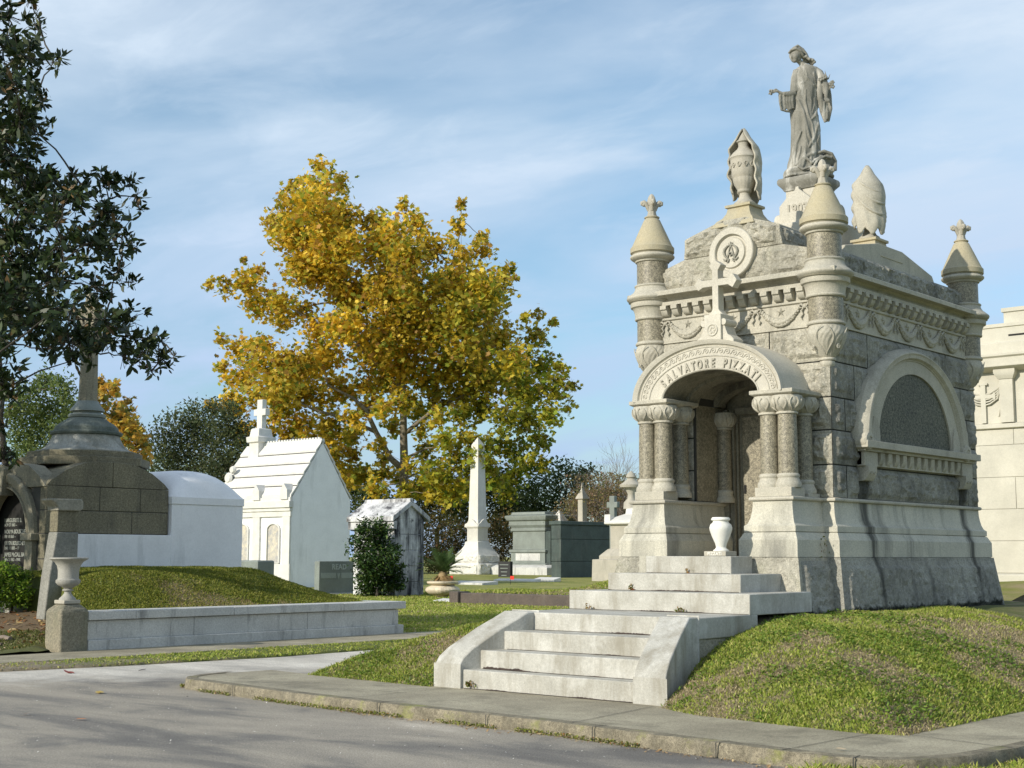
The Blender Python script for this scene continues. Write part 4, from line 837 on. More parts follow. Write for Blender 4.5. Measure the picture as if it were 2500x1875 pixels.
# rocky base with globe and trailing drapery
for px, py, y, r in ((400, 1440, .0, (.24, .22, .10)), (540, 1430, .0, (.25, .23, .12)), (650, 1420, .02, (.15, .2, .13)), (300, 1450, 0, (.10, .18, .09)), (480, 1480, 0, (.30, .26, .06)), (640, 1480, .0, (.17, .22, .06)), (330, 1485, 0, (.15, .22, .05))): B3(px, py, y, r)
B3(680, 1300, .02, (.13, .14, .14)); B3(600, 1330, -.02, (.13, .15, .13)); a.tube([q3(560, 1250, y=-.12), q3(640, 1225, y=-.12), q3(720, 1250, y=-.10), q3(765, 1320, y=-.06), q3(760, 1420, y=-.05)], [.02, .028, .03, .028, .03], 8)
a.tube([q3(440, 1310, y=-.2), q3(500, 1370, y=-.22), q3(540, 1330, y=-.2), q3(600, 1300, y=-.18)], .022, 8); a.tube([q3(520, 1400, y=-.22), q3(560, 1340, y=-.2), q3(640, 1290, y=-.17), q3(720, 1300, y=-.12)], .02, 8)
a.tube([q3(350, 1400, y=-.22), q3(400, 1440, y=-.24), q3(470, 1420, y=-.25), q3(520, 1450, y=-.25)], .02, 8)
sv = [(x, y, max(z, .0)) for x, y, z in a.v]; a.v = sv
so_ = a.build('statue', 'statue', loc=(0, 0, 0), smooth_a=None)
so_.location = (PX, PY, 7.185); so_.rotation_euler = (0, 0, radians(41.1)); ORG[so_.name] = (PX, PY, 7.185)
r = so_.modifiers.new('fuse', 'REMESH'); r.mode = 'VOXEL'; r.voxel_size = .0088; r.use_smooth_shade = True
sm = so_.modifiers.new('soften', 'SMOOTH'); sm.factor = .2; sm.iterations = 1
tag(so_, 'weathered marble statue of a robed woman with bowed head holding out a flower', 'statue')

def roof_urn(name, label, cx_, cy_, z0, open_a, grp):
    t = thing(name, label, 'urn', (cx_, cy_, z0), grp); o = (cx_, cy_, z0)
    a = MB().ring((cx_-.13, cx_+.13, cy_-.13, cy_+.13), [(.22, -.10+z0), (.16, z0+.0), (.10, z0+.05), (.06, z0+.12), (.045, z0+.19), (.075, z0+.20), (.075, z0+.235), (.03, z0+.25)])
    a.build('plinth', 'yellow', t, bevel=.004)
    z1 = z0+.25
    def fl(t_, i, r, h): return r*(1+.05*abs(cos(9*t_))) if .20 < h-.25 < .41 else r
    a = MB().lathe(o, [(r, h+.25) for r, h in [(.15, .0), (.15, .03), (.11, .06), (.075, .13), (.07, .17), (.095, .185), (.10, .2), (.095, .215), (.10, .23), (.14, .30), (.158, .37), (.158, .395), (.172, .41), (.178, .5), (.192, .63), (.192, .66), (.205, .675), (.20, .70), (.15, .76), (.095, .81), (.075, .85), (.08, .90), (.10, .915), (.10, .93), (.075, .95), (.045, 1.01), (.015, 1.06), (.001, 1.075)]], 48, mod=fl)
    for k in range(10):
        t_ = open_a+(k-4.5)*.5
        a.tube([(cx_+(.192)*cos(t_+.16*cos(w_)*(1-w_/10)), cy_+.192*sin(t_+.16*cos(w_)*(1-w_/10)), z0+.80+.05*sin(w_)*(1-w_/10)) for w_ in np.linspace(0, 8, 12)], .006, 5)
    a.build('urn_body', 'urn', t, smooth_a=45)
    nu, nv = 60, 34; G = []
    for j in range(nv+1):
        v_ = j/nv; h = 1.10-1.02*v_+.25
        rr = np.interp(v_, [0, .05, .14, .30, .5, .8, 1], [.004, .040, .085, .20, .222, .215, .205]); row = []
        half = np.interp(v_, [0, .15, .4, 1], [2.9, 2.2, 1.85, 1.75])
        for i in range(nu+1):
            u = -1+2*i/nu; ang = open_a+pi+u*half
            catn = .010*sin(16*(v_+.20*u*u))*smooth((v_-.16)/.2)*(1-.3*abs(u)); vert = .026*(.5-abs(sin(u*9+1.2*sin(4*v_)))**.7)*smooth((v_-.35)/.4)*(.4+abs(u))
            k = rr+catn+vert; k += .016*sin(30*v_)*smooth((abs(u)-.72)/.2)*smooth((v_-.2)/.2); dz = .10*(abs(u)**2)*v_+.05*sin(u*13)*smooth((v_-.7)/.3)
            row.append((cx_+k*cos(ang), cy_+k*sin(ang), max(z0+h+dz, z0+.10)))
        G.append(row)
    d = MB().grid(np.array(G)).build('stone_drape', 'light', t, smooth_a=80); so2 = d.modifiers.new('thick', 'SOLIDIFY'); so2.thickness = .025
    fo = MB()
    for lv in (.24, .40, .56):
        pts = []
        for q in np.linspace(-1, 1, 25):
            u = q*(.80-.25*abs(lv-.3)); v_ = min(.96, max(.06, lv+.17*(1-q*q)+.13*q)); h = 1.10-1.02*v_+.25
            rr = np.interp(v_, [0, .05, .14, .30, .5, .8, 1], [.004, .040, .085, .20, .222, .215, .205])+.012; half = np.interp(v_, [0, .15, .4, 1], [2.9, 2.2, 1.85, 1.75]); ang = open_a+pi+u*half
            pts.append((cx_+rr*cos(ang), cy_+rr*sin(ang), z0+h+.08*abs(u)**2*v_))
        fo.tube(pts, [.008+.018*sin(pi*i/24) for i in range(25)], 7)
    fo.build('drape_fold', 'light', t, smooth_a=80)
    return t
roof_urn('draped_urn', 'draped stone urn with carved body showing, on the front gable of the mausoleum roof', -10.165, 16.62, 6.16, -pi/2-.08, 'draped stone urns on the mausoleum roof')
roof_urn('draped_urn', 'stone urn fully wrapped in carved drapery, on the right side gable of the mausoleum roof', -9.22, 18.5, 5.85, pi*.78, 'draped stone urns on the mausoleum roof')

# ================================================================== GROUND
def gz(x, y): return -.135+.33*smooth((np.hypot(x, y)-45)/45)
xs = np.unique(np.r_[np.linspace(-900, -200, 8), np.linspace(-200, -60, 15), np.linspace(-60, 30, 31), np.linspace(30, 900, 12)]); ys = np.unique(np.r_[np.linspace(-300, 0, 7), np.linspace(0, 100, 35), np.linspace(100, 220, 10), np.linspace(220, 1200, 8)])
X, Y = np.meshgrid(xs, ys); tag(MB().grid(np.stack([X, Y, gz(X, Y)], -1)).build('ground', 'turf', smooth_a=80), kind='structure')
def sheet(name, poly, z, mat, th=None):
    a = MB()
    if th: a.prism(poly, 'z', z-th, z)
    else: a.add([(x, y, z) for x, y in poly], [tuple(range(len(poly)))])
    return tag(a.build(name, mat, smooth_a=None), kind='structure')
sheet('road', [(-90, -40), (-5.25, -40), (-5.25, 10.5), (-14.6, 10.9), (-14.55, 60), (-18.2, 60), (-17.95, 17), (-17.8, 14.7), (-18.05, 12), (-18.45, 10), (-20, 4), (-90, 3)], -.122, 'road')
sheet('pavement', [(-21.6, 4), (-20.3, 4), (-19.4, 11.6), (-19.35, 30), (-20.95, 30), (-20.95, 12.6), (-21.2, 10)], -.085, 'path', .05)
outer = [(-14.93, 11.45), (-14.88, 11.0), (-14.72, 10.66), (-14.41, 10.44), (-13.2, 10.30), (-11.95, 10.17), (-10.1, 10.08), (-8.2, 10.03), (-6.87, 9.86), (-5.69, 9.74), (-5.3, 9.71), (-4.95, 9.78), (-4.7, 9.98), (-4.5, 10.45), (-4.4, 11.2), (-4.32, 14), (-4.2, 40)]
inner = [(-5.3, 40), (-5.4, 13.4), (-5.46, 11.34), (-5.75, 11.17), (-6.72, 11.26), (-7.58, 11.38), (-8.2, 11.72), (-8.3, 11.95), (-11.45, 11.95), (-11.55, 11.76), (-13.6, 11.92), (-14.75, 12.05)]
def offset(pl, d):
    r = []
    for i, p in enumerate(pl):
        a_ = np.array(pl[max(i-1, 0)]); b_ = np.array(pl[min(i+1, len(pl)-1)]); t = (b_-a_)/np.linalg.norm(b_-a_); r.append(tuple(np.array(p)+d*np.array([-t[1], t[0]])))
    return r
off = offset(outer, .15)
sheet('path', off+inner, -.003, 'path', .13)
def resamp(pl, d):
    pl = np.array(pl); L_ = np.r_[0, np.cumsum(np.linalg.norm(np.diff(pl, axis=0), axis=1))]; t = np.arange(0, L_[-1], d); return np.stack([np.interp(t, L_, pl[:, k]) for k in (0, 1)], 1)
fine = resamp(outer[:-1], .05); fo = np.array(offset([tuple(p) for p in fine], .155)); nn_ = fo-fine
rk = np.random.default_rng(5); a = MB(); rows_ = []
for lev, (ins, z) in enumerate(((0.0, -.16), (.0, -.10), (.004, -.03), (.022, .0), (.155, .002))):
    nz = fbm(fine[:, 0]*4, fine[:, 1]*4, lev*.7, 31, 3)-.5; nz2 = fbm(fine[:, 0]*14, fine[:, 1]*14, lev, 37, 2)-.5
    pt = fine+nn_*((ins+(nz*.035+nz2*.016)*(lev < 4))/.155)[:, None]; zz = z+nz2*.006*(lev > 1)*(lev < 4)
    rows_.append(np.c_[pt, zz])
G = np.stack(rows_, 0); a.grid(G); tag(a.build('kerb', 'kerb', smooth_a=50), kind='structure')
a = MB()
for s_ in (2.35, 5.0, 6.55, 7.9, 9.3, 10.6):
    i = int(s_/.05); p = fine[i]; d = nn_[i]/.155; t_ = np.array([-d[1], d[0]])*.006; q0, q1 = p-d*.022, p+d*.165
    a.add([(*(q0-t_), -.13), (*(q0+t_), -.13), (*(q0+t_), .004), (*(q0-t_), .004), (*(q1-t_*.6), .0055), (*(q1+t_*.6), .0055)], [(0, 1, 2, 3), (3, 2, 5, 4)])
jl = [((-14.1, 10.45), (-13.7, 11.85)), ((-11.24, 10.15), (-11.2, 11.72)), ((-8.08, 10.08), (-8.33, 11.7)), ((-5.74, 9.78), (-5.70, 11.15)), ((-5.45, 11.33), (-4.42, 11.1)), ((-5.38, 13.5), (-4.35, 13.5)), ((-11.8, 10.95), (-11.24, 11.0))]
for (x0, y0), (x1, y1) in jl:
    d = np.array([x1-x0, y1-y0]); nrm = np.array([-d[1], d[0]])/np.linalg.norm(d)*.005; ps = []; k = 8
    c = [np.array([x0, y0])+d*i/k+nrm*rk.normal()*.8 for i in range(k+1)]
    a.add([(*(q+nrm), .0035) for q in c]+[(*(q-nrm), .0035) for q in c], [(i, i+1, k+2+i, k+1+i) for i in range(k)])
tag(a.build('path_joints', 'joint', smooth_a=None), kind='structure')

# mound of the mausoleum plot ---------------------------------------------------
def yfront(x): return np.interp(x, [-14, -11.5, -11.45, -8.32, -8.25, -7.6, -6.7, -5.75, -5.4], [11.9, 11.76, 12.15, 12.15, 11.70, 11.38, 11.26, 11.17, 11.3])
def hm(x, y):
    d = np.minimum(np.minimum(x+13.8, -5.40-x), np.minimum(y-yfront(x), 25-y)); k = np.clip(d/2.75, 0, 1)
    return -.012+.80*(1-(1-k)**1.85)+(fbm(x*1.3, y*1.3, 0, 3, 3)-.5)*.09*np.clip(d*2, 0, 1)
GREEN = [(.20, .28, .035), (.28, .35, .05), (.36, .39, .08), (.43, .41, .13)]; TAN = [(.42, .35, .20), (.36, .30, .17), (.29, .25, .13), (.50, .42, .27)]
def dry(x, y): return np.clip((fbm(x*.75+3, y*1.1, 0, 77, 5)-.46)*3.2+2.2*(fbm(x*3.5, y*3.5, 0, 78, 4)-.5)+.38, 0, 1)
def bank(name, x0, x1, y0, y1, hf, step=.08, gcol=(.11, .13, .03), tcol=(.26, .21, .12), dryf=dry):
    X, Y = np.meshgrid(np.arange(x0, x1+step, step), np.arange(y0, y1+step, step)); o = MB().grid(np.stack([X, Y, hf(X, Y)], -1)).build(name, 'bank', smooth_a=80)
    d = dryf(X, Y).ravel()[:, None]; c = np.ones((X.size, 4), np.float32); c[:, :3] = np.array(gcol)*(1-d)+np.array(tcol)*d
    ca = o.data.color_attributes.new('col', 'FLOAT_COLOR', 'POINT'); ca.data.foreach_set('color', c.ravel()); return tag(o, kind='structure')
bank('grass_mound', -13.8, -5.40, 11.1, 25, lambda x, y: np.where(y < yfront(x)-.02, -.1, hm(x, y)), .07)
def blades(name, n, x0, x1, y0, y1, hf, mask, hgt=(.025, .06), wd=.006, dryf=dry, dens=None, seed=1, greens=GREEN, tans=TAN, lean=1.0, name2=None):
    rg = np.random.default_rng(seed); x = rg.uniform(x0, x1, n); y = rg.uniform(y0, y1, n)
    if dens is not None:
        k = rg.uniform(0, 1, n) < dens(x, y); x, y = x[k], y[k]
    k = mask(x, y); x, y = x[k], y[k]; n = len(x); z = hf(x, y)
    d = dryf(x, y); isd = rg.uniform(0, 1, n) < d*.92
    c = np.where(isd[:, None], pick(n, tans, [3, 3, 2, 1][:len(tans)], rg), pick(n, greens, [2, 3, 3, 2][:len(greens)], rg))
    h = rg.uniform(*hgt, n)*np.where(isd, .65, 1.0)*(.6+.8*fbm(x*2, y*2, 0, 5, 2)); an = rg.uniform(0, 2*pi, n); ln = rg.uniform(.2, 1.3, n)*lean*h; la = rg.uniform(0, 2*pi, n); w_ = wd*rg.uniform(.6, 1.5, n)
    b = np.stack([x, y, z-.004], -1); s_ = np.stack([np.cos(an)*w_, np.sin(an)*w_, 0*w_], -1); tip = b+np.stack([np.cos(la)*ln, np.sin(la)*ln, h], -1); mid = b+(tip-b)*.5+np.stack([0*h, 0*h, h*.15], -1)
    V = np.stack([b-s_, b+s_, mid+s_*.8, tip, mid-s_*.8], 1).reshape(-1, 3)
    return tag(soup(name, V, 5, c, 'grassblade'), kind='stuff')
def m_maus(x, y):
    foot = ((x > -11.85) & (x < -8.48) & (y > 16.02)) | ((x > -11.6) & (x < -8.6) & (y > 15.2)) | ((x > -11.19) & (x < -8.57) & (y > 12.8)) | ((x > -11.5) & (x < -8.27) & (y < 12.9)&(x > -11.507+.331*(np.minimum(y, 12.71)-11.82)) & (x < -8.257-.331*(np.minimum(y, 12.71)-11.82)))
    return (~foot) & (y > yfront(x)-.02)
blades('grass', 290000, -13.8, -5.40, 11.15, 18.5, hm, m_maus, dens=lambda x, y: np.where(y < 15.5, 1, .55), wd=.006, hgt=(.015, .045))
def weeds(n, seed):                      # broad leaved weeds among the grass
    rg = np.random.default_rng(seed); x = rg.uniform(-13.7, -5.5, n); y = rg.uniform(11.3, 16.5, n); k = (fbm(x*1.6, y*1.9, 0, 201, 5) > rg.uniform(.42, .66, n)) & m_maus(x, y); x, y = x[k], y[k]; n = len(x)
    c = pick(n, [(.10, .17, .02), (.15, .23, .03), (.21, .27, .05)], [3, 3, 1], rg)
    tag(soup('clover', leaves(np.c_[x, y, hm(x, y)+rg.uniform(.01, .045, n)], .045, OVAL, up=.8, rng=rg), 6, c, 'grassblade'), kind='stuff')
weeds(55000, 14)
zv = lambda x, y: np.full_like(x, -.10)

# near right: verge grass outside the kerb
def mv(x, y): return (y < np.interp(x, [-5.3, -4.95, -4.7, -4.5], [9.69, 9.72, 9.9, 10.4])-.01) | (x > -4.3)
bank('verge', -5.35, -2.0, 6.5, 12.0, lambda x, y: np.where(mv(x, y), -.10+.03*fbm(x, y), -.3), .08)
blades('grass', 26000, -5.35, -2.6, 8.2, 11.6, zv, mv, hgt=(.03, .09), seed=4, dryf=lambda x, y: dry(x, y)*.5)
# long verge beside the cross road
def vx0(y): return np.interp(y, [4, 11.6, 14], [-20.25, -19.38, -19.33])
def vx1(y): return np.interp(y, [4, 10, 12, 14.7, 17, 24], [-20.0, -18.45, -18.05, -17.8, -17.95, -18.1])
mvv = lambda x, y: (x > vx0(y)) & (x < vx1(y))
bank('verge', -20.3, -17.7, 8, 30, lambda x, y: np.where(mvv(x, y), -.10+.025*fbm(x*2, y*2), -.25), .1, tcol=(.26, .22, .15), dryf=lambda x, y: np.clip((12.8-y)*.5+dry(x, y), 0, 1))
blades('grass', 30000, -20.3, -17.7, 9, 26, zv, mvv, hgt=(.02, .05), seed=6, wd=.009, dryf=lambda x, y: np.clip((12.2-y)*.6+dry(x, y)*.4, 0, 1))
# low growth along the kerb foot
def kerbmoss():
    rg = np.random.default_rng(8); i = rg.integers(0, len(fine)-3, 5200); p = fine[i]; k = fbm(p[:, 0]*1.3, p[:, 1]*1.3, 0, 99, 3) > .47; p = p[k]; n = len(p)
    p = p+rg.normal(size=(n, 2))*.014-(nn_[i][k]/.155)*rg.uniform(.0, .05, n)[:, None]; z = rg.uniform(-.125, -.085, n)
    c = pick(n, [(.22, .24, .04), (.12, .15, .02), (.42, .36, .20), (.32, .16, .06)], [3, 3, 2, .5], rg)
    tag(soup('kerb_moss', leaves(np.c_[p, z], .028, SMALL, rng=rg), 4, c, 'grassblade'), kind='stuff')
kerbmoss()

# ================================================================== LEFT PLOT
wt = thing('retaining_wall', 'low pale blue-grey granite retaining wall with coping along the cross road', 'wall', (-20.96, 16.8, -.1))
MB().box(-21.45, -20.92, 13.18, 20.56, -.15, .085).build('base_course', 'bluegrey', wt, bevel=.015)
a = MB()
for y0, y1 in ((13.18, 15.35), (15.36, 18.0), (18.01, 20.45)): a.box(-21.4, -20.975, y0, y1, .085, .40)
a.build('wall_course', 'bluegrey', wt, bevel=.006)
MB().box(-21.38, -21.0, 13.2, 20.4, .06, .42).build('core', 'joint', wt)
a = MB()
for y0, y1 in ((13.17, 14.1), (14.105, 16.2), (16.205, 18.9), (18.905, 20.62)): a.box(-21.47, -20.92, y0, y1, .41, .56)
a.build('coping', 'bluegrey', wt, bevel=.012)
MB().box(-27, -21.4, 20.1, 20.5, -.15, .42).box(-27, -21.35, 20.05, 20.6, .42, .555).build('return_wall', 'bluegrey', wt, bevel=.01)
def hl(x, y):
    k = smooth((-21.3-x)/2.4)*smooth((y-12.4)/3.2)*smooth((21.3-y)/3.0)
    z = .50+.72*k+(fbm(x*1.5, y*1.5, 0, 12, 3)-.5)*.08
    return np.where(y < np.interp(x, [-24.0, -23.7, -21.45], [14.75, 14.3, 13.2]), -.3, z)
dl = lambda x, y: np.clip((fbm(x*.8+9, y, 0, 21, 4)-.56)*6, 0, .8)
bank('grass_mound', -27.5, -21.4, 13.25, 20.2, hl, .1, gcol=(.12, .145, .025), dryf=dl)
blades('grass', 90000, -26.2, -21.42, 13.25, 20.2, hl, lambda x, y: (x > -26)|(y<15.2), hgt=(.02, .05), wd=.009, seed=9, dryf=dl, greens=[(.17, .20, .025), (.22, .24, .035), (.26, .25, .05), (.13, .17, .02)], tans=[(.32, .26, .11), (.36, .29, .14)])
def hs(x, y): return np.interp(y, [10.2, 12.2, 13.4, 15.4], [-.105, -.06, .18, .5])+(fbm(x*1.6, y*1.6, 0, 41, 4)-.5)*.16*smooth((y-11)/1.5)
bank('earth_bank', -36, -20.98, 5.0, 15.6, lambda x, y: np.where((x > -21.35) & (y > 12.55), -.2, hs(x, y)), .12, gcol=(.11, .12, .03), tcol=(.16, .11, .06), dryf=lambda x, y: np.clip((y-12.6)*1.2+(fbm(x, y, 0, 3)-.5)*2, 0, 1))
blades('grass', 16000, -27, -21.4, 10.3, 13.2, hs, lambda x, y: x < -21.35, hgt=(.02, .06), wd=.01, seed=19, dryf=lambda x, y: .25+0*x, greens=[(.10, .12, .03), (.14, .15, .04)])

# corner pier with garden urn
pr_ = thing('corner_pier', 'short speckled brown granite pier with sloping top at the road corner of the low wall', 'pier', (-21.13, 12.92, -.1))
MB().ring((-21.38, -20.90, 12.64, 13.165), [(.03, -.18), (0, -.1), (0, .585), (-.11, .69)]).build('pier_block', stone('pier_granite', (.27, .24, .17), (.21, .20, .15), spk=(100, .35), stain=((.12, .13, .08), .6)), pr_, bevel=.03)
gu = thing('garden_urn', 'pale stone garden urn with flared lip standing on the brown granite pier', 'urn', (-21.15, 12.9, .69))
o = (-21.15, 12.90, .69)
MB().ring((o[0]-.155, o[0]+.155, o[1]-.155, o[1]+.155), [(0, .69), (0, .755)]).build('foot_block', 'urn', gu, bevel=.012)
def gd(t, i, r, h): return r*(1+.04*abs(cos(8*t))) if .30 < h < .41 else r
MB().lathe(o, [(.14, .065), (.135, .09), (.09, .13), (.06, .17), (.055, .21), (.085, .215), (.09, .23), (.075, .245), (.06, .25), (.10, .28), (.16, .31), (.195, .35), (.195, .395), (.175, .41), (.17, .43), (.172, .55), (.19, .63), (.235, .695), (.30, .735), (.315, .745), (.315, .765), (.29, .77), (.20, .70), (.15, .60), (.0001, .58)], 48, mod=gd).build('urn_bowl', stone('urn_grey_stone', (.40, .39, .345), (.29, .28, .25), spk=(100, .12), stain=((.14, .13, .12), .7)), gu, smooth_a=45)

# stepped cheek wall behind the pier
ck = thing('cheek_wall', 'grey granite cheek wall with scrolled top stepping down beside the brown tomb', 'wall', (-24.0, 14.2, .4))
MB().prism([(14.05, .3), (14.12, 1.1), (14.24, 1.93), (14.70, 1.93), (14.70, .3)], 'x', -24.1, -23.8).build('sloped_slab', stone('cheek_granite', (.29, .285, .25), (.22, .22, .195), spk=(100, .25), stain=((.16, .16, .14), .5)), ck, bevel=.02)
MB().box(-24.09, -23.81, 14.25, 14.69, 1.935, 2.33).build('upper_block', 'tomb', ck, bevel=.01)
MB().prism([(14.22, 2.33), (14.22, 2.40), (14.16, 2.47), (14.09, 2.52), (14.08, 2.555), (14.72, 2.56), (14.76, 2.50), (14.76, 2.38), (14.70, 2.33)], 'x', -24.14, -23.76).build('scrolled_cap', stone('cap_granite', (.36, .34, .28), (.28, .27, .22), spk=(100, .25), stain=((.16, .16, .12), .5)), ck, bevel=.02)

# brown granite tomb
tb = thing('granite_tomb', 'weathered brown granite tomb with round arched doorway and octagonal spire base under the dark magnolia', 'tomb', (-27.6, 16.8, .4))
TX0, TX1, TY0, TY1 = -29.2, -26.03, 15.30, 18.28
a = MB()
a.box(-28.7, TX1-.012, 16.2, TY1-.01, .3, 2.92); a.box(TX0, -28.65, TY0, TY1, .3, 2.9); a.box(-26.62, TX1-.012, TY0+.01, 16.3, .3, 2.9)
core = a.build('core', 'joint', tb)
a = MB(); sd = 0
for z0, z1, ys in ((.3, .95, [TY0, 16.6, TY1]), (.95, 1.42, [TY0, 16.2, 17.2, TY1]), (1.42, 1.94, [TY0, 16.9, TY1]), (1.94, 2.42, [TY0, 15.9, 17.35, TY1]), (2.42, 2.93, [TY0, 16.55, 17.55, TY1])):
    for y0, y1 in zip(ys[:-1], ys[1:]): a.box(TX1-.25, TX1+.0, y0+.007, y1-.007, z0+.007, z1-.007)
a.build('ashlar_block', 'tomb', tb, bevel=.012)
# rounded shoulders on all four sides
sh = [(TY0, 2.93), (TY0+.12, 3.05), (TY0+.45, 3.27), (TY0+.9, 3.44), (TY0+1.2, 3.47), (TY1-1.2, 3.47), (TY1-.9, 3.44), (TY1-.45, 3.27), (TY1-.12, 3.05), (TY1, 2.93)]
a = MB().prism([(y, z) for y, z in sh if y <= 16.85]+[(16.845, 3.47), (16.845, 2.935)], 'x', TX0+.02, TX1-.001)
a.prism([(16.855, 2.935), (16.855, 3.47)]+[(y, z) for y, z in sh if y >= 16.86], 'x', TX0+.02, TX1-.001)
a.build('shoulder', 'tomb', tb, bevel=.008, smooth_a=30)
shx = [(TX0, 2.9), (TX0+.3, 3.15), (TX0+.7, 3.36), (TX0+1.1, 3.42), (TX1-1.1, 3.42), (TX1-.7, 3.36), (TX1-.3, 3.15), (TX1, 2.9)]
a = MB().prism([(TX0+.02, 2.9)]+[(x, z) for x, z in shx]+[(TX1-.02, 2.9)], 'y', TY0-.03, TY0+.35); a.build('front_gable', 'tombcarved', tb, bevel=.01, smooth_a=30)
def poly8(cx_, cy_, r, n=8, a0=pi/8): return [(cx_+r*cos(a0+2*pi*k/n), cy_+r*sin(a0+2*pi*k/n)) for k in range(n)]
OX, OY = -27.45, 17.05
a = MB().prism(poly8(OX, OY, 1.42), 'z', 3.42, 3.60).prism(poly8(OX, OY, 1.25), 'z', 3.60, 3.74)
a.build('octagonal_step', 'tomb', tb, bevel=.015)
MB().lathe((OX, OY, 0), [(1.06, 3.73), (1.05, 3.77), (.95, 3.80), (.87, 3.86), (.81, 3.94), (.76, 4.03), (.73, 4.11), (.72, 4.13)], 16).build('spire_base', stone('worn_grey_cap', (.40, .40, .36), (.24, .24, .20), spk=(90, .2), blotch=1.5, stain=((.10, .10, .08), .7)), tb, smooth_a=30)
MB().lathe((OX, OY, 0), [(.73, 4.12), (.77, 4.14), (.78, 4.18), (.76, 4.21), (.70, 4.22), (.68, 4.30), (.60, 4.38), (.49, 4.44), (.42, 4.50), (.37, 4.52)], 32).build('bell_moulding', stone('green_stained_stone', (.10, .12, .10), (.20, .22, .19), spk=(90, .2), stain=((.05, .06, .05), .7)), tb, smooth_a=30)
MB().lathe((OX, OY, 0), [(.34, 4.50), (.40, 4.53), (.41, 4.58), (.38, 4.61), (.30, 4.62), (.30, 4.66), (.38, 4.67), (.37, 4.71), (.29, 4.80), (.23, 4.90)], 32).build('spire_ring', 'greygreen', tb, smooth_a=30)
MB().lathe((OX, OY, 0), [(.215, 4.88), (.19, 5.9), (.19, 6.1)], 8).build('spire_shaft', 'tombcarved', tb, smooth_a=20)
a = MB().lathe((OX, OY, 0), [(.19, 6.05), (.30, 6.12), (.38, 6.22), (.40, 6.35), (.34, 6.42), (.2, 6.45)], 16, mod=lambda t, i, r, h: r*(1+.08*sin(6*t)))
a.lathe((OX, OY-.09, 6.85), [(.34, 0), (.34, .18), (.25, .18), (.25, 0), (.34, 0)], 28, axis='y', cap=False); a.box(OX-.09, OX+.09, OY-.1, OY+.1, 6.4, 7.35); a.box(OX-.45, OX+.45, OY-.099, OY+.099, 6.76, 6.94)
a.build('carved_head', 'tombcarved', tb, smooth_a=35)
# arched doorway
AX, AR0, AR1 = -27.62, .98, 1.30
def earc(r, t, k=1.03): return AX+r*cos(t), 1.90+r*k*sin(t)
Tt = np.linspace(0, pi, 37); pf = [(AR0, .4), (AR0, .0), (AR0+.03, -.0), (AR0+.05, .03), (AR0+.10, .03), (AR0+.12, -.02), (AR1-.06, -.04), (AR1, -.0), (AR1, .2)]
G = np.array([[(earc(r, t)[0], 15.22+d, earc(r, t)[1]) for t in Tt] for r, d in pf]); a = MB().grid(G)
for s in (-1, 1):
    x0, x1 = sorted((AX+s*AR0, AX+s*AR1)); a.box(x0+.02, x1-.02, 15.20, 15.75, .85, 1.78); a.ring((x0, x1, 15.18, 15.7), [(0, 1.78), (.05, 1.80), (.05, 1.93), (.02, 1.95)])
    a.ring((x0, x1, 15.18, 15.7), [(.05, .3), (.05, .78), (0, .86)])
a.prism([(AX-.10, 2.75), (AX+.10, 2.75), (AX+.17, 3.30), (AX-.17, 3.30)], 'y', 15.12, 15.4)
a.build('door_arch', 'tombcarved', tb, smooth_a=30)
a = MB(); a.add([(TX0+.02, 15.34, .3)]+[(TX0+.02, 15.34, 2.9), (TX1-.02, 15.34, 2.9), (TX1-.02, 15.34, .3)]+[(AX+AR0, 15.34, .3)]+[(earc(AR0, t)[0], 15.34, earc(AR0, t)[1]) for t in Tt]+[(AX-AR0, 15.34, .3)], [tuple(range(4+39))])
a.build('front_wall', 'tombcarved', tb, smooth_a=None)
pn = MB().box(-28.7, -26.55, 15.72, 16.2, .3, 3.0).build('inscription_panel', 'darkhole', tb)
a = MB()
def strow(txt, px, py, size, y=15.715): q = onY(px, py, y); letter(a, txt, (q[0], y, q[2]), (1, 0, 0), (0, 0, 1), size, ext=.003, bold=.012, align='LEFT', sx=.82)
for txt, py in (('MARGUERITE B.', 1275.5), ('NORMA BOUSCHET', 1303), ('JULIEN BOUSCHET', 1331), ('JAMES McCALL BAK', 1358.5)): strow(txt, 11, py, .125)
for txt, py in (('NOV 27 1865 --', 1285.5), ('FEB 18 1868 --', 1313.5), ('MAR 11 1885 -- 19', 1341.5), ('JAN. 5, 1862 -- MAR', 1369.5)): strow(txt, 11, py, .095)
a.build('lettering', stone('pale_letter_paint', (.36, .38, .34), (.28, .30, .27), spk=None), pn)
sb_ = thing('stone_trough', 'square pale stone planter trough at the foot of the tomb doorway pier', 'planter', (-26.1, 14.6, .2))
MB().ring((-26.33, -25.72, 14.55, 15.1), [(0, .15), (0, .42), (.03, .43), (.03, .88), (-.03, .88), (-.03, .80)]).build('trough', stone('trough_stone', (.42, .41, .36), (.30, .29, .25), spk=(80, .2), stain=((.12, .12, .10), .7)), sb_, bevel=.02)

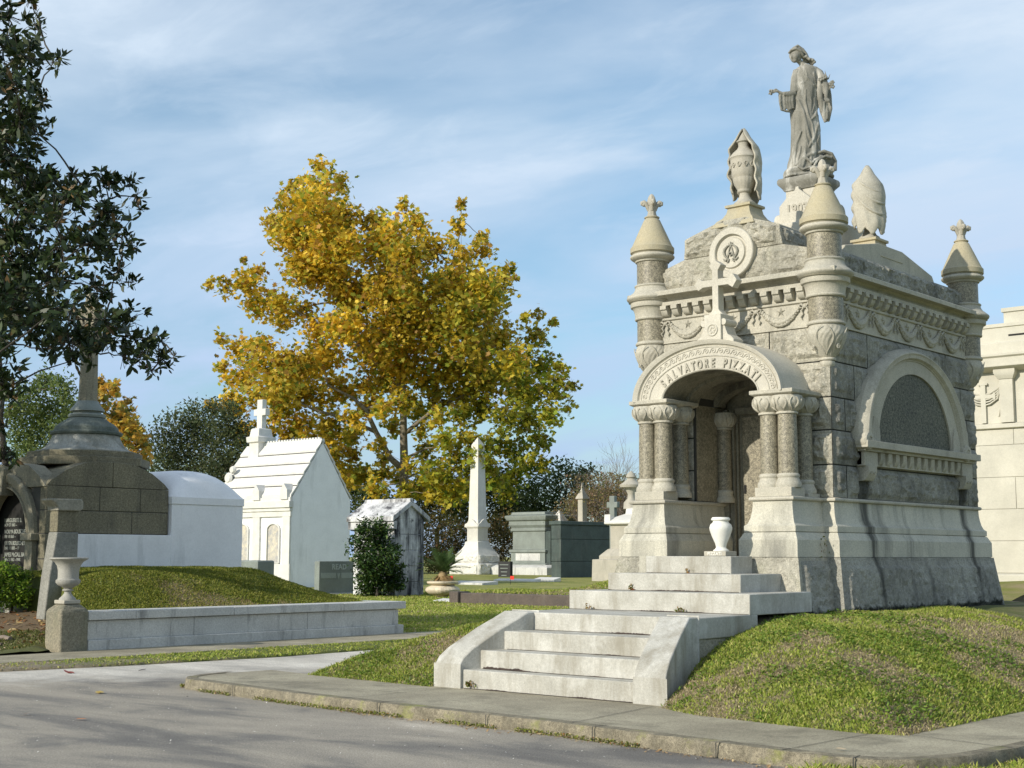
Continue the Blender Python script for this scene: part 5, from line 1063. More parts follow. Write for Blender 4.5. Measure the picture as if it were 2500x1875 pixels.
# white rendered tomb
wh = thing('white_vault_tomb', 'plain white rendered vault tomb with rounded roof and low side block on the grass mound', 'tomb', (-26, 19, .5))
MB().box(-29.5, -25.93, TY1+.02, 20.25, .3, 2.62).build('wall', 'white', wh, bevel=.01)
MB().box(-26.02, -25.931, 16.0, TY1+.02, .3, 1.935).build('low_wall', 'white', wh, bevel=.008)
MB().box(-29.52, -25.91, TY1, 20.27, 2.62, 2.79).build('parapet_band', 'white', wh, bevel=.01)
u = np.linspace(0, 1, 25); U, V = np.meshgrid(u, u); X = -29.52+3.60*U; Y = TY1+1.98*V
Z = 2.78+.66*(np.clip(1-np.abs(2*V-1)**2.6, 0, 1))**.6*(np.clip(1-np.abs(2*U-1)**5, 0, 1))**.6
MB().grid(np.stack([X, Y, Z], -1)).build('vault_roof', 'white', wh, smooth_a=60)

# ================================================================== BACKGROUND TOMBS
# white chapel tomb
ch = thing('chapel_tomb', 'tall white marble chapel tomb with steep slab roof and stone cross on top', 'tomb', (-53.4, 44.2, 0))
CX0, CX1, CY0, CY1 = -56.3, -50.6, 42.34, 46.0
MB().prism([(CY0, -.2), (CY1, -.2), (CY1, 4.15), ((CY0+CY1)/2, 6.86), (CY0, 4.15)], 'x', CX0, CX1-.001).build('gable_wall', 'white', ch)
a = MB(); mid = (CY0+CY1)/2
for i in range(5):                                  # overlapping roof slabs
    f0, f1 = i/5, (i+1)/5+.03; y0, z0 = CY0-.02+(mid-CY0)*f0, 4.18+2.7*f0; y1, z1 = CY0-.02+(mid-CY0)*min(f1, 1), 4.18+2.7*min(f1, 1)
    for s in (0, 1):
        Yf = (lambda y: y) if s == 0 else (lambda y: CY0+CY1-y)
        a.prism([(Yf(y0-.05), z0+.02), (Yf(y0-.05), z0+.15), (Yf(y1), z1+.09), (Yf(y1), z1-.02)], 'x', CX0-.03, CX1+.02)
a.build('roof_slab', 'whitewarm', ch, bevel=.01)
a = MB()
for i in range(1, 5): a.box(CX0-.02, CX1+.01, CY0-.10+(mid-CY0)*i/5, CY0-.04+(mid-CY0)*i/5, 4.18+2.7*i/5+.0, 4.18+2.7*i/5+.055)
a.build('roof_joint', 'joint', ch)
a = MB().prism([(mid-.14, 6.8), (mid+.14, 6.8), (mid+.08, 7.05), (mid-.08, 7.05)], 'x', CX0+.5, CX1+.02)
for i in range(22): a.box(CX0+1.0+i*.21, CX0+1.12+i*.21, mid-.06, mid+.06, 7.05, 7.13)
a.build('ridge_crest', 'whitewarm', ch)
MB().box(CX0-.02, CX1+.03, CY0-.10, CY0+.02, 3.30, 3.56).box(CX0-.02, CX1+.05, CY0-.16, CY0+.02, 3.56, 3.72).box(CX0-.02, CX1+.10, CY0-.24, CY0+.02, 3.72, 4.02).box(CX0-.02, CX1+.05, CY0-.14, CY0+.02, 4.02, 4.2).build('cornice', 'whitewarm', ch, bevel=.01)
a = MB()
for x in (CX1-.28, -53.08, -55.5): a.box(x-.27, x+.27, CY0-.10, CY0+.01, -.2, 3.3)
a.box(CX0, CX1+.02, CY0-.09, CY0+.01, -.2, 1.1)
a.build('pilaster', 'whitewarm', ch, bevel=.01)
for xc in (-51.83, -54.15):
    a = MB(); hw = .40
    a.add([(xc-hw, CY0-.03, 1.2), (xc+hw, CY0-.03, 1.2)]+[(xc+hw*cos(t), CY0-.03, 2.68+.25*sin(t)) for t in np.linspace(0, pi, 13)], [tuple(range(15))])
    n = a.build('niche_panel', 'veined', ch, smooth_a=None)
    b = MB(); pts = [(xc+hw+.05, CY0-.05, 1.15)]+[(xc+(hw+.05)*cos(t), CY0-.05, 2.70+.29*sin(t)) for t in np.linspace(0, pi, 13)]+[(xc-hw-.05, CY0-.05, 1.15), (xc+hw+.05, CY0-.05, 1.15)]
    b.tube(pts, .05, 4); b.build('niche_frame', 'whitewarm', n)
for x in (-53.0, -50.95):
    MB().prism([(x-.26, 4.1), (x+.26, 4.1), (x+.24, 4.55), (x, 4.85), (x-.24, 4.55)], 'y', CY0-.22, CY0+.5).build('gablet', 'whitewarm', ch, bevel=.01)
xc = -55.25
MB().ring((xc-.36, xc+.36, mid-.45, mid+.45), [(.20, 5.7), (.08, 6.1), (0, 6.6), (0, 7.05), (.10, 7.1), (.12, 7.35), (0, 7.4), (-.05, 7.75), (-.1, 7.8)]).build('cross_pedestal', 'whitewarm', ch, bevel=.015)
MB().box(xc-.20, xc+.20, mid-.14, mid+.14, 7.75, 9.25).box(xc-.46, xc+.46, mid-.139, mid+.139, 8.45, 8.78).build('roof_cross', 'whitewarm', ch, bevel=.015)
MB().lathe((CX0+.25, CY0+.5, 5.3), [(.0001, -.1), (.2, -.1), (.28, 0), (.2, .1), (.0001, .1)], 16, axis='y', cap=False).lathe((CX0+.45, CY0+.6, 5.7), [(.0001, -.1), (.15, -.1), (.2, 0), (.15, .1), (.0001, .1)], 16, axis='y', cap=False).build('scroll', 'whitewarm', ch)

# small grey box tomb beside the chapel
q = P(583, 1366, 46); q2 = P(644, 1368, 46); bt = thing('box_tomb', 'plain dark grey granite box tomb between the two white tombs', 'tomb', (q[0], q[1]+.5, 0))
MB().ring((q2[0]-1.3, q2[0], q2[1]-.25, q2[1]+.45), [(.06, -.2), (.06, .3), (0, .33), (0, q2[2]-.03), (-.04, q2[2])]).build('block', 'greygreen', bt, bevel=.02)
# READ headstone (inscribed side faces +X)
HX = -43.35; p0, p1 = onX(780, 1371, HX), onX(875, 1368, HX)
hs_ = thing('headstone', 'broad grey granite headstone carved READ beside the dark leafy bush', 'headstone', (HX, (p0[1]+p1[1])/2, 0)); yc_ = (p0[1]+p1[1])/2
hb = MB().box(HX-.30, HX, p0[1], p1[1], -.05, 1.27).build('slab', 'greygreen', hs_, bevel=.015)
MB().box(HX-.45, HX+.15, p0[1]+.1, p1[1]+.35, -.16, -.02).build('base', 'bluegrey', hs_, bevel=.01)
a = MB(); y0, y1 = p0[1]+.08, p1[1]-.08
a.box(HX-.01, HX+.012, y0, yc_-.18, .58, .80); a.box(HX-.01, HX+.012, yc_+.12, y1, .58, .80)
a.prism([(yc_-.12, .78), (yc_+.06, .78), (yc_-.03, .52)], 'x', HX-.01, HX+.014)
a.build('carved_band', stone('pale_carved_granite', (.34, .38, .35), (.30, .34, .31), spk=(60, .1)), hb)
a = MB(); letter(a, 'READ', (HX+.006, yc_, .94), (0, 1, 0), (0, 0, 1), .30, ext=.010, bold=.03, spacing=1.1); a.build('lettering', stone('pale_letter_granite', (.42, .46, .43), (.38, .42, .39), spk=None), hb)

# stained marble house tomb
MX = -39.5; A_, B_ = onX(960, 1262, MX), onX(1040, 1262, MX); yA, yB = A_[1], B_[1]; ym_ = (yA+yB)/2; mz = 2.95; az_ = onX(995, 1222, MX)[2]
mt = thing('house_tomb', 'black-stained white marble house tomb with low gabled roof between the bush and the palm', 'tomb', (MX-1.5, ym_, -.1))
x0 = onY(853, 1262, yA)[0]
a = MB(); zz = np.linspace(-.15, mz, 6)
for i in range(5): a.box(x0+.15+.004*i, MX-.003*(i % 2), yA+.12-.01*(i % 2), yB-.12+.012*(i % 2), zz[i]+.008, zz[i+1])
a.build('block_wall', 'marbled', mt, bevel=.02)
a = MB()
for i in range(5): a.box(MX-.05, MX+.012, yA+.12, yB-.12, zz[i]+.012, zz[i+1]-.002)
a.prism([(yA+.12, mz), (yB-.12, mz), (ym_, az_-.2)], 'x', x0+.2, MX+.012)
a.build('gable_face', 'gable', mt, bevel=.012)
a = MB(); a.prism([(yA-.12, mz-.12), (yA-.12, mz+.08), (ym_, az_+.02), (ym_, az_-.2)], 'x', x0-.05, MX+.12); a.prism([(yB+.12, mz-.12), (yB+.12, mz+.08), (ym_, az_+.021), (ym_, az_-.2)], 'x', x0-.05, MX+.121)
a.box(x0-.02, MX+.08, yA-.05, yA+.14, mz-.42, mz-.1); a.box(x0, MX+.1, ym_-.09, ym_+.09, az_-.05, az_+.09)
a.build('roof', 'marbled', mt, bevel=.02)
# sarcophagus / markers / obelisk
OBX, OBY = -67.9, 74.0
q_ = .69
ob = thing('obelisk', 'tall pale stone obelisk on a moulded pedestal and rough stepped base', 'obelisk', (OBX, OBY, .1))
K = lambda h: (OBX-h, OBX+h, OBY-h, OBY+h)
MB().frus(K(.455), 4.05, K(.33), 9.45).frus(K(.33), 9.45, K(.01), 9.98).build('shaft', 'obelisk', ob)
MB().ring(K(0), [(.53, 1.66), (.53, 3.4), (.56, 3.45), (.62, 3.5), (.62, 3.62), (.56, 3.66), (.5, 3.9), (.46, 4.06)]).build('pedestal', 'obelisk', ob, bevel=.02)
a = MB()
for s in (-1, 1):
    for ax in (0, 1):
        pr = [(x*.67, z) for x, z in [(-.98, 3.55), (-.9, 3.75), (-.6, 3.82), (-.3, 4.02), (0, 4.12), (.3, 4.02), (.6, 3.82), (.9, 3.75), (.98, 3.55)]]
        if ax: a.prism([(OBX+x, z) for x, z in pr], 'y', OBY+s*.63-.04, OBY+s*.63+.04)
        else: a.prism([(OBY+x, z) for x, z in pr], 'x', OBX+s*.63-.039, OBX+s*.63+.039)
a.build('gablet', 'obelisk', ob)
MB().ring(K(0), [(1.07, 1.2), (1.07, 1.62), (1.0, 1.70), (.82, 1.95), (.68, 2.2), (.61, 2.5), (.54, 2.52)]).build('flared_base', 'obelisk', ob, bevel=.02)
a = MB(); B1, B2 = K(1.12), K(1.40)
for (r, z0, z1, sd) in ((B1, .95, 1.6, 5), (B2, .1, .98, 9)):
    a.box(r[0]+.02, r[1]-.02, r[2]+.02, r[3]-.02, z0, z1-.02); a.rock((r[0], r[2], z0), (r[1], r[2], z0), (r[1], r[2], z1), (r[0], r[2], z1), depth=.12, margin=.06, cell=.07, seed=sd); a.rock((r[1], r[2], z0), (r[1], r[3], z0), (r[1], r[3], z1), (r[1], r[2], z1), depth=.16, margin=.06, cell=.09, seed=sd+1)
a.build('rough_base', 'obelisk', ob)
q = onY(1235, 1362, 66)
dm = thing('headstone', 'small black polished headstone with white lettering right of the obelisk base', 'headstone', (q[0], 66, .1)); d_ = MB().box(q[0]-.55, q[0]+.45, 65.9, 66.15, .0, 1.15).build('slab', 'steel', dm, bevel=.02)
a = MB()
for k in range(4): a.box(q[0]-.42+.05*k, q[0]+.30-.05*k, 65.89, 65.9, .92-k*.22, .97-k*.22)
a.build('inscription_lines', 'greygreen', d_)
# grey temple tomb
GX, GY = -64.0, 77.0; sc = lambda px, py: onY(px, py, GY-2.2)
l_, r_ = sc(1252, 1300)[0], sc(1330, 1300)[0]; gt = thing('temple_tomb', 'grey granite tomb with heavy stepped cornice in front of the dark trees', 'tomb', ((l_+r_)/2, GY, .2))
R0 = (l_, r_, GY-2.2, GY+1.2); zt = sc(1300, 1249)[2]; zz = lambda py: sc(1300, py)[2]
MB().ring(R0, [(.3, -.2), (.3, zz(1376)), (.1, zz(1375)), (.1, zz(1350)), (.2, zz(1348)), (.2, zz(1342)), (0, zz(1341)), (0, zz(1297))]).build('wall', 'greygreen', gt, bevel=.02)
MB().ring(R0, [(0, zz(1298)), (.12, zz(1296)), (.12, zz(1290)), (.05, zz(1289)), (.2, zz(1282)), (.2, zz(1272)), (.32, zz(1270)), (.42, zz(1262)), (.42, zz(1259)), (.1, zz(1256)), (.05, zz(1250)), (-.3, zz(1249))]).build('cornice', 'greygreen', gt, bevel=.02)
a = MB()
for yy in (GY-2.0, GY-.9, GY+.2, GY+1.0): a.box(r_+.02, r_+.5, yy-.18, yy+.18, -.1, zz(1297))
a.build('side_pier', 'slate', gt, bevel=.02); MB().ring(R0, [(1.1, -.3), (1.1, zz(1386)), (.8, zz(1379))]).build('platform', 'bluegrey', gt)
a = MB().box(l_+.35, r_-.35, GY-2.31, GY-2.2, zz(1369), zz(1351)); a.build('front_panel', 'bluegrey', gt, bevel=.02)
# dark green granite tomb
VX, VY = -52.6, 66.2; q0, q1 = onY(1358, 1272, VY), onX(1488, 1272, -52.6); zt = q0[2]
xl = onY(1358, 1300, VY)[0]; xr = onY(1369, 1300, VY)[0]; yr = onX(1490, 1300, xr)[1]
vt = thing('slab_tomb', 'long dark green granite tomb of three courses', 'tomb', (xr, VY+1, .2))
a = MB()
for z0, z1 in ((-.2, 1.15), (1.17, 2.5), (2.52, 3.38)): a.box(xl-.4, xr, VY, yr, z0, z1)
a.build('course', 'slate', vt, bevel=.025); MB().box(xl-.3, xr-.05, VY+.05, yr-.05, -.2, 3.4).build('core', 'slate', vt); MB().box(xl-.5, xr+.10, VY-.1, yr+.1, 3.385, 3.62).build('cap', 'slate', vt, bevel=.03)
# white sarcophagus with urn finial behind the porch
WY = 62.0; qq = lambda px, py: onY(px, py, WY); wl = qq(1490, 1300)[0]
ws_ = thing('urn_monument', 'white marble monument with spreading cap and tall finial behind the left porch pedestal', 'monument', (wl+1.2, WY+1.2, 0))
wr = wl+2.6; R1 = (wl, wr, WY, WY+2.6); z = lambda py: qq(1500, py)[2]
MB().ring(R1, [(.75, -.2), (.72, z(1366)), (.45, z(1365)), (.45, z(1357)), (.12, z(1341)), (0, z(1339)), (0, z(1281))]).build('pedestal', 'urn', ws_, bevel=.02)
MB().ring(R1, [(.1, z(1282)), (.25, z(1279)), (.25, z(1273)), (-.2, z(1262)), (-.6, z(1254)), (-.62, z(1242)), (-.9, z(1238))]).build('spreading_cap', 'obelisk', ws_, bevel=.03)
MB().prism([(WY-.22, z(1272)), (WY+.35, z(1272)), (WY+.1, z(1262)), (WY-.2, z(1256))], 'x', wl-.25, wl+.15).build('acroterion', 'whitewarm', ws_)
zc_ = lambda py: qq(1550, py)[2]; cxm, cym = onY(1541, 1200, WY+1.3)[0], WY+1.3
MB().lathe((cxm, cym, 0), [(.45, z(1241)), (.42, z(1225)), (.22, z(1216)), (.2, z(1205)), (.34, z(1190)), (.62, z(1188)), (.66, z(1182)), (.45, z(1176)), (.28, z(1170)), (.22, z(1166)), (.30, z(1163)), (.24, z(1156)), (.05, z(1148))], 24).build('finial', 'urn', ws_, smooth_a=40)
# stone cross and small spire behind
q = onY(1498, 1232, 68); sc_ = thing('stone_cross', 'grey stone cross standing among bare shrubs behind the dark green tomb', 'cross', (q[0], 68, 0))
MB().box(q[0]-.19, q[0]+.19, 67.8, 68.1, -.1, q[2]+.52).box(q[0]-.40, q[0]+.40, 67.81, 68.09, q[2]-.2, q[2]+.16).build('cross', 'greygreen', sc_, bevel=.04)
q = onY(1422, 1240, 74); sp_ = thing('spire_monument', 'slender pale stone spire monument rising behind the dark green tomb', 'monument', (q[0], 74, 0))
MB().ring((q[0]-.20, q[0]+.20, 73.75, 74.25), [(.5, -.1), (.45, q[2]-1.0), (0, q[2]-.9), (0, q[2]+.55), (.12, q[2]+.6), (.10, q[2]+.7), (-.15, q[2]+1.25), (-.19, q[2]+1.7)]).build('shaft', 'urn', sp_, bevel=.02)
q = onY(1366, 1262, 76); lt = thing('stone_lantern', 'tiny pale stone pinnacle beside the right end of the stepped-cornice tomb', 'monument', (q[0], 76, 0)); MB().ring((q[0]-.3, q[0]+.3, 75.7, 76.3), [(.1, -.1), (0, q[2]-.4), (.15, q[2]-.3), (-.28, q[2]+.5)]).build('pinnacle', 'obelisk', lt)
# low slabs
for nm, lb, px, py, w_, d__, h in (('grave_slab', 'small tilted white marble marker lying on the lawn before the planter', 1098, 1472, 1.15, .5, .10), ('grave_slab', 'flat white slab on the lawn at the foot of the dark green tomb', 1335, 1388, 1.5, .6, .16), ('grave_slab', 'long low pale slab on the lawn right of the obelisk base', 1262, 1390, 3.0, .5, .10), ('grave_slab', 'pale blue-grey slab lying behind the planter palm', 1150, 1432, 2.6, 1.2, .12), ('flat_marker', 'tiny dark grey flat marker in the grass before the dark green tomb', 1342, 1403, .8, .3, .12)):
    gg = -.13+.0; zg = None; d = 46.0 if py > 1460 else (60.0 if py > 1425 else 76.0); q = P(px, py, d); z0 = float(gz(q[0], q[1]))
    t = (z0-1.5)/(ray(px, py)[2]); q = CAM+t*ray(px, py) if 20 < t < 120 else P(px, py, d); z0 = float(gz(q[0], q[1]))
    g_ = thing(nm, lb, 'grave slab' if nm == 'grave_slab' else 'marker', (q[0], q[1], z0))
    MB().prism([(q[1]-d__/2, z0-.05), (q[1]+d__/2, z0-.05), (q[1]+d__/2, z0+h*1.4), (q[1]-d__/2, z0+h*.7)], 'x', q[0]-w_/2, q[0]+w_/2).build('slab', {'flat_marker': 'slate'}.get(nm, 'bluegrey' if 'blue' in lb else 'whitewarm'), g_, bevel=.02)
# brown kerbed grave plot with grass hump
bx, by = -33.3, 35.3
kp = thing('kerbed_plot_edging', 'dark brown stone edging round the raised grassy plot left of the mausoleum', 'edging', (-29, by, -.1))
MB().box(bx, -16, by, by+.35, -.2, .24).box(bx-.3, bx+.12, by-.12, by+.45, -.2, .28).box(bx, bx+.35, by+.35, 52, -.2, .235).build('kerb_stone', 'brownkerb', kp, bevel=.03)
def hb_(x, y): return .20+.75*smooth((x-bx-.5)/5)*smooth((y-by-.3)/6)*smooth((56-y)/6)+(fbm(x*.6, y*.6, 0, 8, 3)-.5)*.25
bank('grass_mound', bx+.3, -15, by+.3, 56, hb_, .3, gcol=(.15, .17, .025))
blades('grass', 60000, bx+.3, -22, by+.3, 50, hb_, lambda x, y: x > -99, hgt=(.05, .12), wd=.02, seed=29, dryf=lambda x, y: dry(x*.4, y*.4))
blades('grass', 70000, -34, -19.0, 20.7, 36, lambda x, y: gz(x, y), lambda x, y: ((x < -18.4) & ~((y > by-.3) & (x > bx-.4))), hgt=(.03, .08), wd=.016, seed=39, dryf=lambda x, y: dry(x*.5, y*.5)*.6)
blades('grass', 50000, -42, -33.4, 24, 48, lambda x, y: gz(x, y), lambda x, y: x > -99, hgt=(.04, .10), wd=.02, seed=40, dryf=lambda x, y: dry(x*.5, y*.5)*.6)
# planter with sago palm
PLX, PLY = -37.2, 38.6; o = (PLX, PLY, -.13)
pt = thing('fluted_planter', 'wide fluted cream stone bowl planter on the lawn', 'planter', o)
MB().lathe(o, [(.30, 0), (.30, .06), (.22, .10), (.34, .14), (.52, .20), (.63, .30), (.64, .36), (.58, .44), (.45, .50), (.42, .53), (.55, .56), (.60, .60), (.60, .66), (.5, .68), (.0001, .62)], 72, mod=lambda t, i, r, h: r*(1+.045*abs(cos(14*t))) if .13 < h < .45 else r, cap=False).build('bowl', 'creamurn', pt, smooth_a=45)
sg_ = thing('sago_palm', 'sago palm with stiff dark fronds and dry tan skirt growing in the fluted planter', 'plant', (PLX, PLY, .5))
V = []; C = []; rg = np.random.default_rng(3)
def frond(base, an, el, Ln, col, droop, wd=.055, V=V, C=C):
    pts = []; p = np.array(base, float); e = el
    for k in range(12):
        d = np.array([cos(an)*cos(e), sin(an)*cos(e), sin(e)]); pts.append((p.copy(), d)); p = p+d*Ln/12; e -= droop/12
    for k, (p, d) in enumerate(pts):
        sd_ = np.cross(d, [0, 0, 1.]); sd_ /= np.linalg.norm(sd_)+1e-6; l_ = Ln*.24*sin(pi*(k+1.5)/14)
        for s in (-1, 1):
            for j in (0, .5):
                q = p+d*Ln/12*j; tip = q+s*sd_*l_+d*l_*.8+np.array([0, 0, .03]); V.extend([q, q+d*.035, tip, q-d*.01]); C.append(col*rg.uniform(.7, 1.3))
for k in range(34): frond((PLX, PLY, .85), rg.uniform(0, 2*pi), rg.uniform(.25, 1.35), rg.uniform(.9, 1.2), np.array((.08, .13, .04)), rg.uniform(.4, 1.0))
for k in range(30): frond((PLX, PLY, .80), rg.uniform(0, 2*pi), rg.uniform(-.9, -.2), rg.uniform(.45, .75), np.array((.42, .30, .15)), .8)
pb = MB().lathe((PLX, PLY, 0), [(.16, .48), (.2, .6), (.18, .8), (.1, .92), (.01, .96)], 14, mod=lambda t, i, r, h: r*(1+.12*sin(7*t))).build('trunk', 'palmbase', sg_)
soup('fronds', np.array(V), 4, np.array(C), 'leaf', sg_)
for px, py, lb in ((1097, 1403, 'left'), (1246, 1402, 'right')):
    q = P(px, py, 70); z0 = float(gz(q[0], q[1])); q[2] = z0+.1
    t = thing('marker_flag', 'tiny red marker flag in the lawn just %s of the obelisk base' % lb, 'flag', (q[0], q[1], z0)); MB().tube([(q[0], q[1], z0), (q[0], q[1], z0+.42)], .012, 6).build('wire', 'steel', t); MB().box(q[0], q[0]+.24, q[1]-.01, q[1]+.01, z0+.26, z0+.43).build('flag', 'redmark', t)

# ================================================================== cream mausoleum on the right
k = 40/27.; NY = 40.0; nz = lambda z: (z-1.5)*k+1.5
nb_ = thing('cream_mausoleum', 'large cream stone classical mausoleum with draped cross relief, seen behind the right tower', 'mausoleum', (-12, 44, 0))
NX0, NX1 = -18.2, -6.0
MB().box(NX0+.05, NX1-.05, NY+.045, NY+8.7, -.2, nz(5.2)).build('core', 'cream', nb_)
a = MB()
for z0, z1 in zip([nz(v) for v in (1.183, 1.806, 2.427, 3.052, 3.687, 4.0)][:-1], [nz(v) for v in (1.183, 1.806, 2.427, 3.052, 3.687, 4.0)][1:]):
    xs_ = np.arange(NX0+(.9 if int(z0*3) % 2 else 0), NX1, 2.6); xs_ = np.r_[NX0, xs_[xs_ > NX0+.2], NX1]
    for x0_, x1_ in zip(xs_[:-1], xs_[1:]): a.box(x0_+.006, x1_-.006, NY+.02, NY+.35, z0+.006, z1-.006)
a.build('ashlar', 'cream', nb_, bevel=.008)
RN = (NX0, NX1, NY+.02, NY+8.8)
MB().ring(RN, [(.45, -.2), (.45, nz(.53)), (.40, nz(.55)), (.28, nz(.56)), (.28, nz(.90)), (.22, nz(.93)), (.12, nz(.95)), (.12, nz(1.14)), (0, nz(1.18))]).build('plinth', 'cream', nb_, bevel=.01)
MB().ring(RN, [(0, nz(4.0)), (.10, nz(4.02)), (.10, nz(4.10)), (0, nz(4.12)), (-.06, nz(4.12)), (-.06, nz(5.02))]).build('belt_course', 'cream', nb_, bevel=.01)
for x0_ in np.arange(-15.92, NX1, 2.6):
    a = MB(); a.box(x0_, x0_+.40, NY-.10, NY+.2, nz(4.12), nz(4.98)); a.ring((x0_, x0_+.40, NY-.10, NY+.2), [(.02, nz(4.98)), (.06, nz(5.03)), (.12, nz(5.10)), (.12, nz(5.19))]); a.build('pilaster', 'cream', nb_, bevel=.008)
MB().ring(RN, [(.0, nz(5.14)), (.30, nz(5.19)), (.38, nz(5.22)), (.38, nz(5.39)), (.44, nz(5.42)), (.44, nz(5.47)), (.12, nz(5.49)), (.12, nz(5.71)), (.10, nz(5.72)), (.02, nz(5.73)), (.02, nz(6.02)), (.06, nz(6.03)), (.06, nz(6.10)), (-.2, nz(6.11))]).build('entablature', 'cream', nb_, bevel=.008)
MB().ring((-15.84, -8, NY+.25, NY+8), [(0, nz(6.08)), (0, nz(6.34)), (.05, nz(6.35)), (.05, nz(6.43)), (-.3, nz(6.44))]).build('attic', 'cream', nb_, bevel=.008)
MB().box(-15.62, -14.9, NY-.001, NY+.05, nz(5.83), nz(5.87)).build('vent_slot', 'darkhole', nb_)
xc, zc_ = -16.44, nz(4.66); a = MB()
a.box(xc-.075, xc+.075, NY-.04, NY+.1, nz(4.13), nz(4.91)); a.box(xc-.36, xc+.36, NY-.041, NY+.1, zc_-.055, zc_+.055)
for s in (-1, 1): a.box(xc+s*.34-.03, xc+s*.34+.03, NY-.045, NY+.1, zc_-.11, zc_+.11)
a.box(xc-.14, xc+.14, NY-.045, NY+.1, nz(4.89), nz(4.93))
cr_ = a.build('cross_relief', 'cream', nb_, bevel=.006); a = MB()
for s in (-1, 1):
    for j in range(5): a.tube([(xc+s*(.62-.02*j), NY+.04, zc_+.36-.02*j), (xc+s*.42, NY-.0, zc_+.20-.07*j), (xc+s*.2, NY-.01, zc_+.08-.075*j), (xc, NY, zc_+.06-.08*j)], .03, 6)
    for j in range(4): a.tube([(xc+s*(.63-.05*j), NY+.05, zc_+.36), (xc+s*(.66-.06*j), NY+.03, zc_-.1), (xc+s*(.6-.04*j), NY+.03, zc_-.35), (xc+s*(.66-.08*j), NY+.05, zc_-.6)], .035, 6)
    a.ball((xc+s*.62, NY+.02, zc_+.38), (.09, .05, .09), 10, 7)
a.build('carved_drape', 'cream', cr_, smooth_a=60)

# ================================================================== TREES
def tree(name, label, base, lobes, palette, wts, shape, lsz, per, matl='leaf', bark='bark', tr=.35, branches=True, limbs=(), tint=None, fork=None, cl=.42, group=None, cat='tree', rosette=False, seed=1, shell=.55, greenlow=None, twig=True, kink=.05):
    """lobes: list of (centre, radius); leaves in small clumps through each lobe, limbs reach every lobe"""
    rg = np.random.default_rng(seed); base = np.array(base, float); t = thing(name, label, cat, tuple(base), group)
    V = []; C = []; br = MB(); fork = np.array(fork if fork is not None else base+np.array([0, 0, 3.]))
    br.tube([base-np.array([0, 0, .3]), base+np.array([0, 0, .3]), base+(fork-base)*.5+rg.normal(size=3)*.06, fork], [tr*1.35, tr*1.05, tr*.92, tr*.8], 12)
    nodes = [(fork, tr*.7)]
    for pts_, r0_, r1_ in limbs:
        k_ = len(pts_); rr_ = [r0_+(r1_-r0_)*i/(k_-1) for i in range(k_)]; br.tube(pts_, rr_, 9); nodes += [(np.array(p), r) for p, r in zip(pts_[1:], rr_[1:])]
    order = sorted(lobes, key=lambda q: np.linalg.norm(q[0]-fork))
    for c, r in order:
        c = np.array(c, float)
        if branches:
            best = min(nodes, key=lambda q: np.linalg.norm(q[0]-c)+ .55*abs(min(0, c[2]-q[0][2]-.0)) )
            dist = np.linalg.norm(best[0]-c); r0 = max(.018, min(best[1]*.8, .012+dist*.028+r*.03)); r1 = max(.008, r0*.45)
            pts = limb(br, best[0], c, r0, r1, wob=kink, n=6, seed=rg.integers(1e6), ns=6)
            for k_ in (3, 4, 6): nodes.append((np.array(pts[k_]), r0+(r1-r0)*k_/6))
            if twig:
                for _ in range(7):
                    d = rg.normal(size=3); d /= np.linalg.norm(d); e = c+d*r*rg.uniform(.7, 1.1); br.tube([c, c+(e-c)*.5+rg.normal(size=3)*r*.08, e], [r1*.8, r1*.5, .006], 4, cap=False)
        n = int(per*(r/1.0)**2.0*rg.uniform(.75, 1.25))
        if n <= 0: continue
        nc = max(3, int(n/9)); d = rg.normal(size=(nc, 3)); d /= np.linalg.norm(d, axis=1)[:, None]; rad = r*(shell+(1.08-shell)*rg.uniform(0, 1, nc)**.8); cc = c+d*rad[:, None]*np.array([1, 1, .92])
        idx = rg.integers(0, nc, n); pt = cc[idx]+rg.normal(size=(n, 3))*r*cl*.5
        if rosette:
            dd_ = (cc[idx]-c)/r*.5+rg.normal(size=(n, 3))*.75+np.array([0, 0, .15]); dd_ /= np.linalg.norm(dd_, axis=1)[:, None]
            V.append(leaves(cc[idx]+dd_*lsz*.55+rg.normal(size=(n, 3))*.03, lsz, shape, rng=rg, adir=dd_))
            for q_ in cc[:min(14, nc)]: br.tube([c+(q_-c)*.25, c+(q_-c)*.65+rg.normal(size=3)*r*.06, q_], [.012, .008, .005], 3, cap=False)
        else: V.append(leaves(pt, lsz, shape, up=.3, rng=rg))
        tone = rg.uniform(.8, 1.15)
        cp = rg.integers(0, len(palette), nc); col = pick(n, palette, wts, rg, .2)
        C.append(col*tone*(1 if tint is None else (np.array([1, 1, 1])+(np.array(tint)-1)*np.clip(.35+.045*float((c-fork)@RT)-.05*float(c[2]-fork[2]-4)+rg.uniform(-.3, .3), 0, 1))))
    br.build('trunk', bark, t, smooth_a=60)
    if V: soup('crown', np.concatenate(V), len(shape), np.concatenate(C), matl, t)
    return t
GOLD = [(.70, .46, .035), (.80, .57, .08), (.54, .45, .055), (.34, .36, .04), (.18, .22, .03), (.48, .27, .06)]

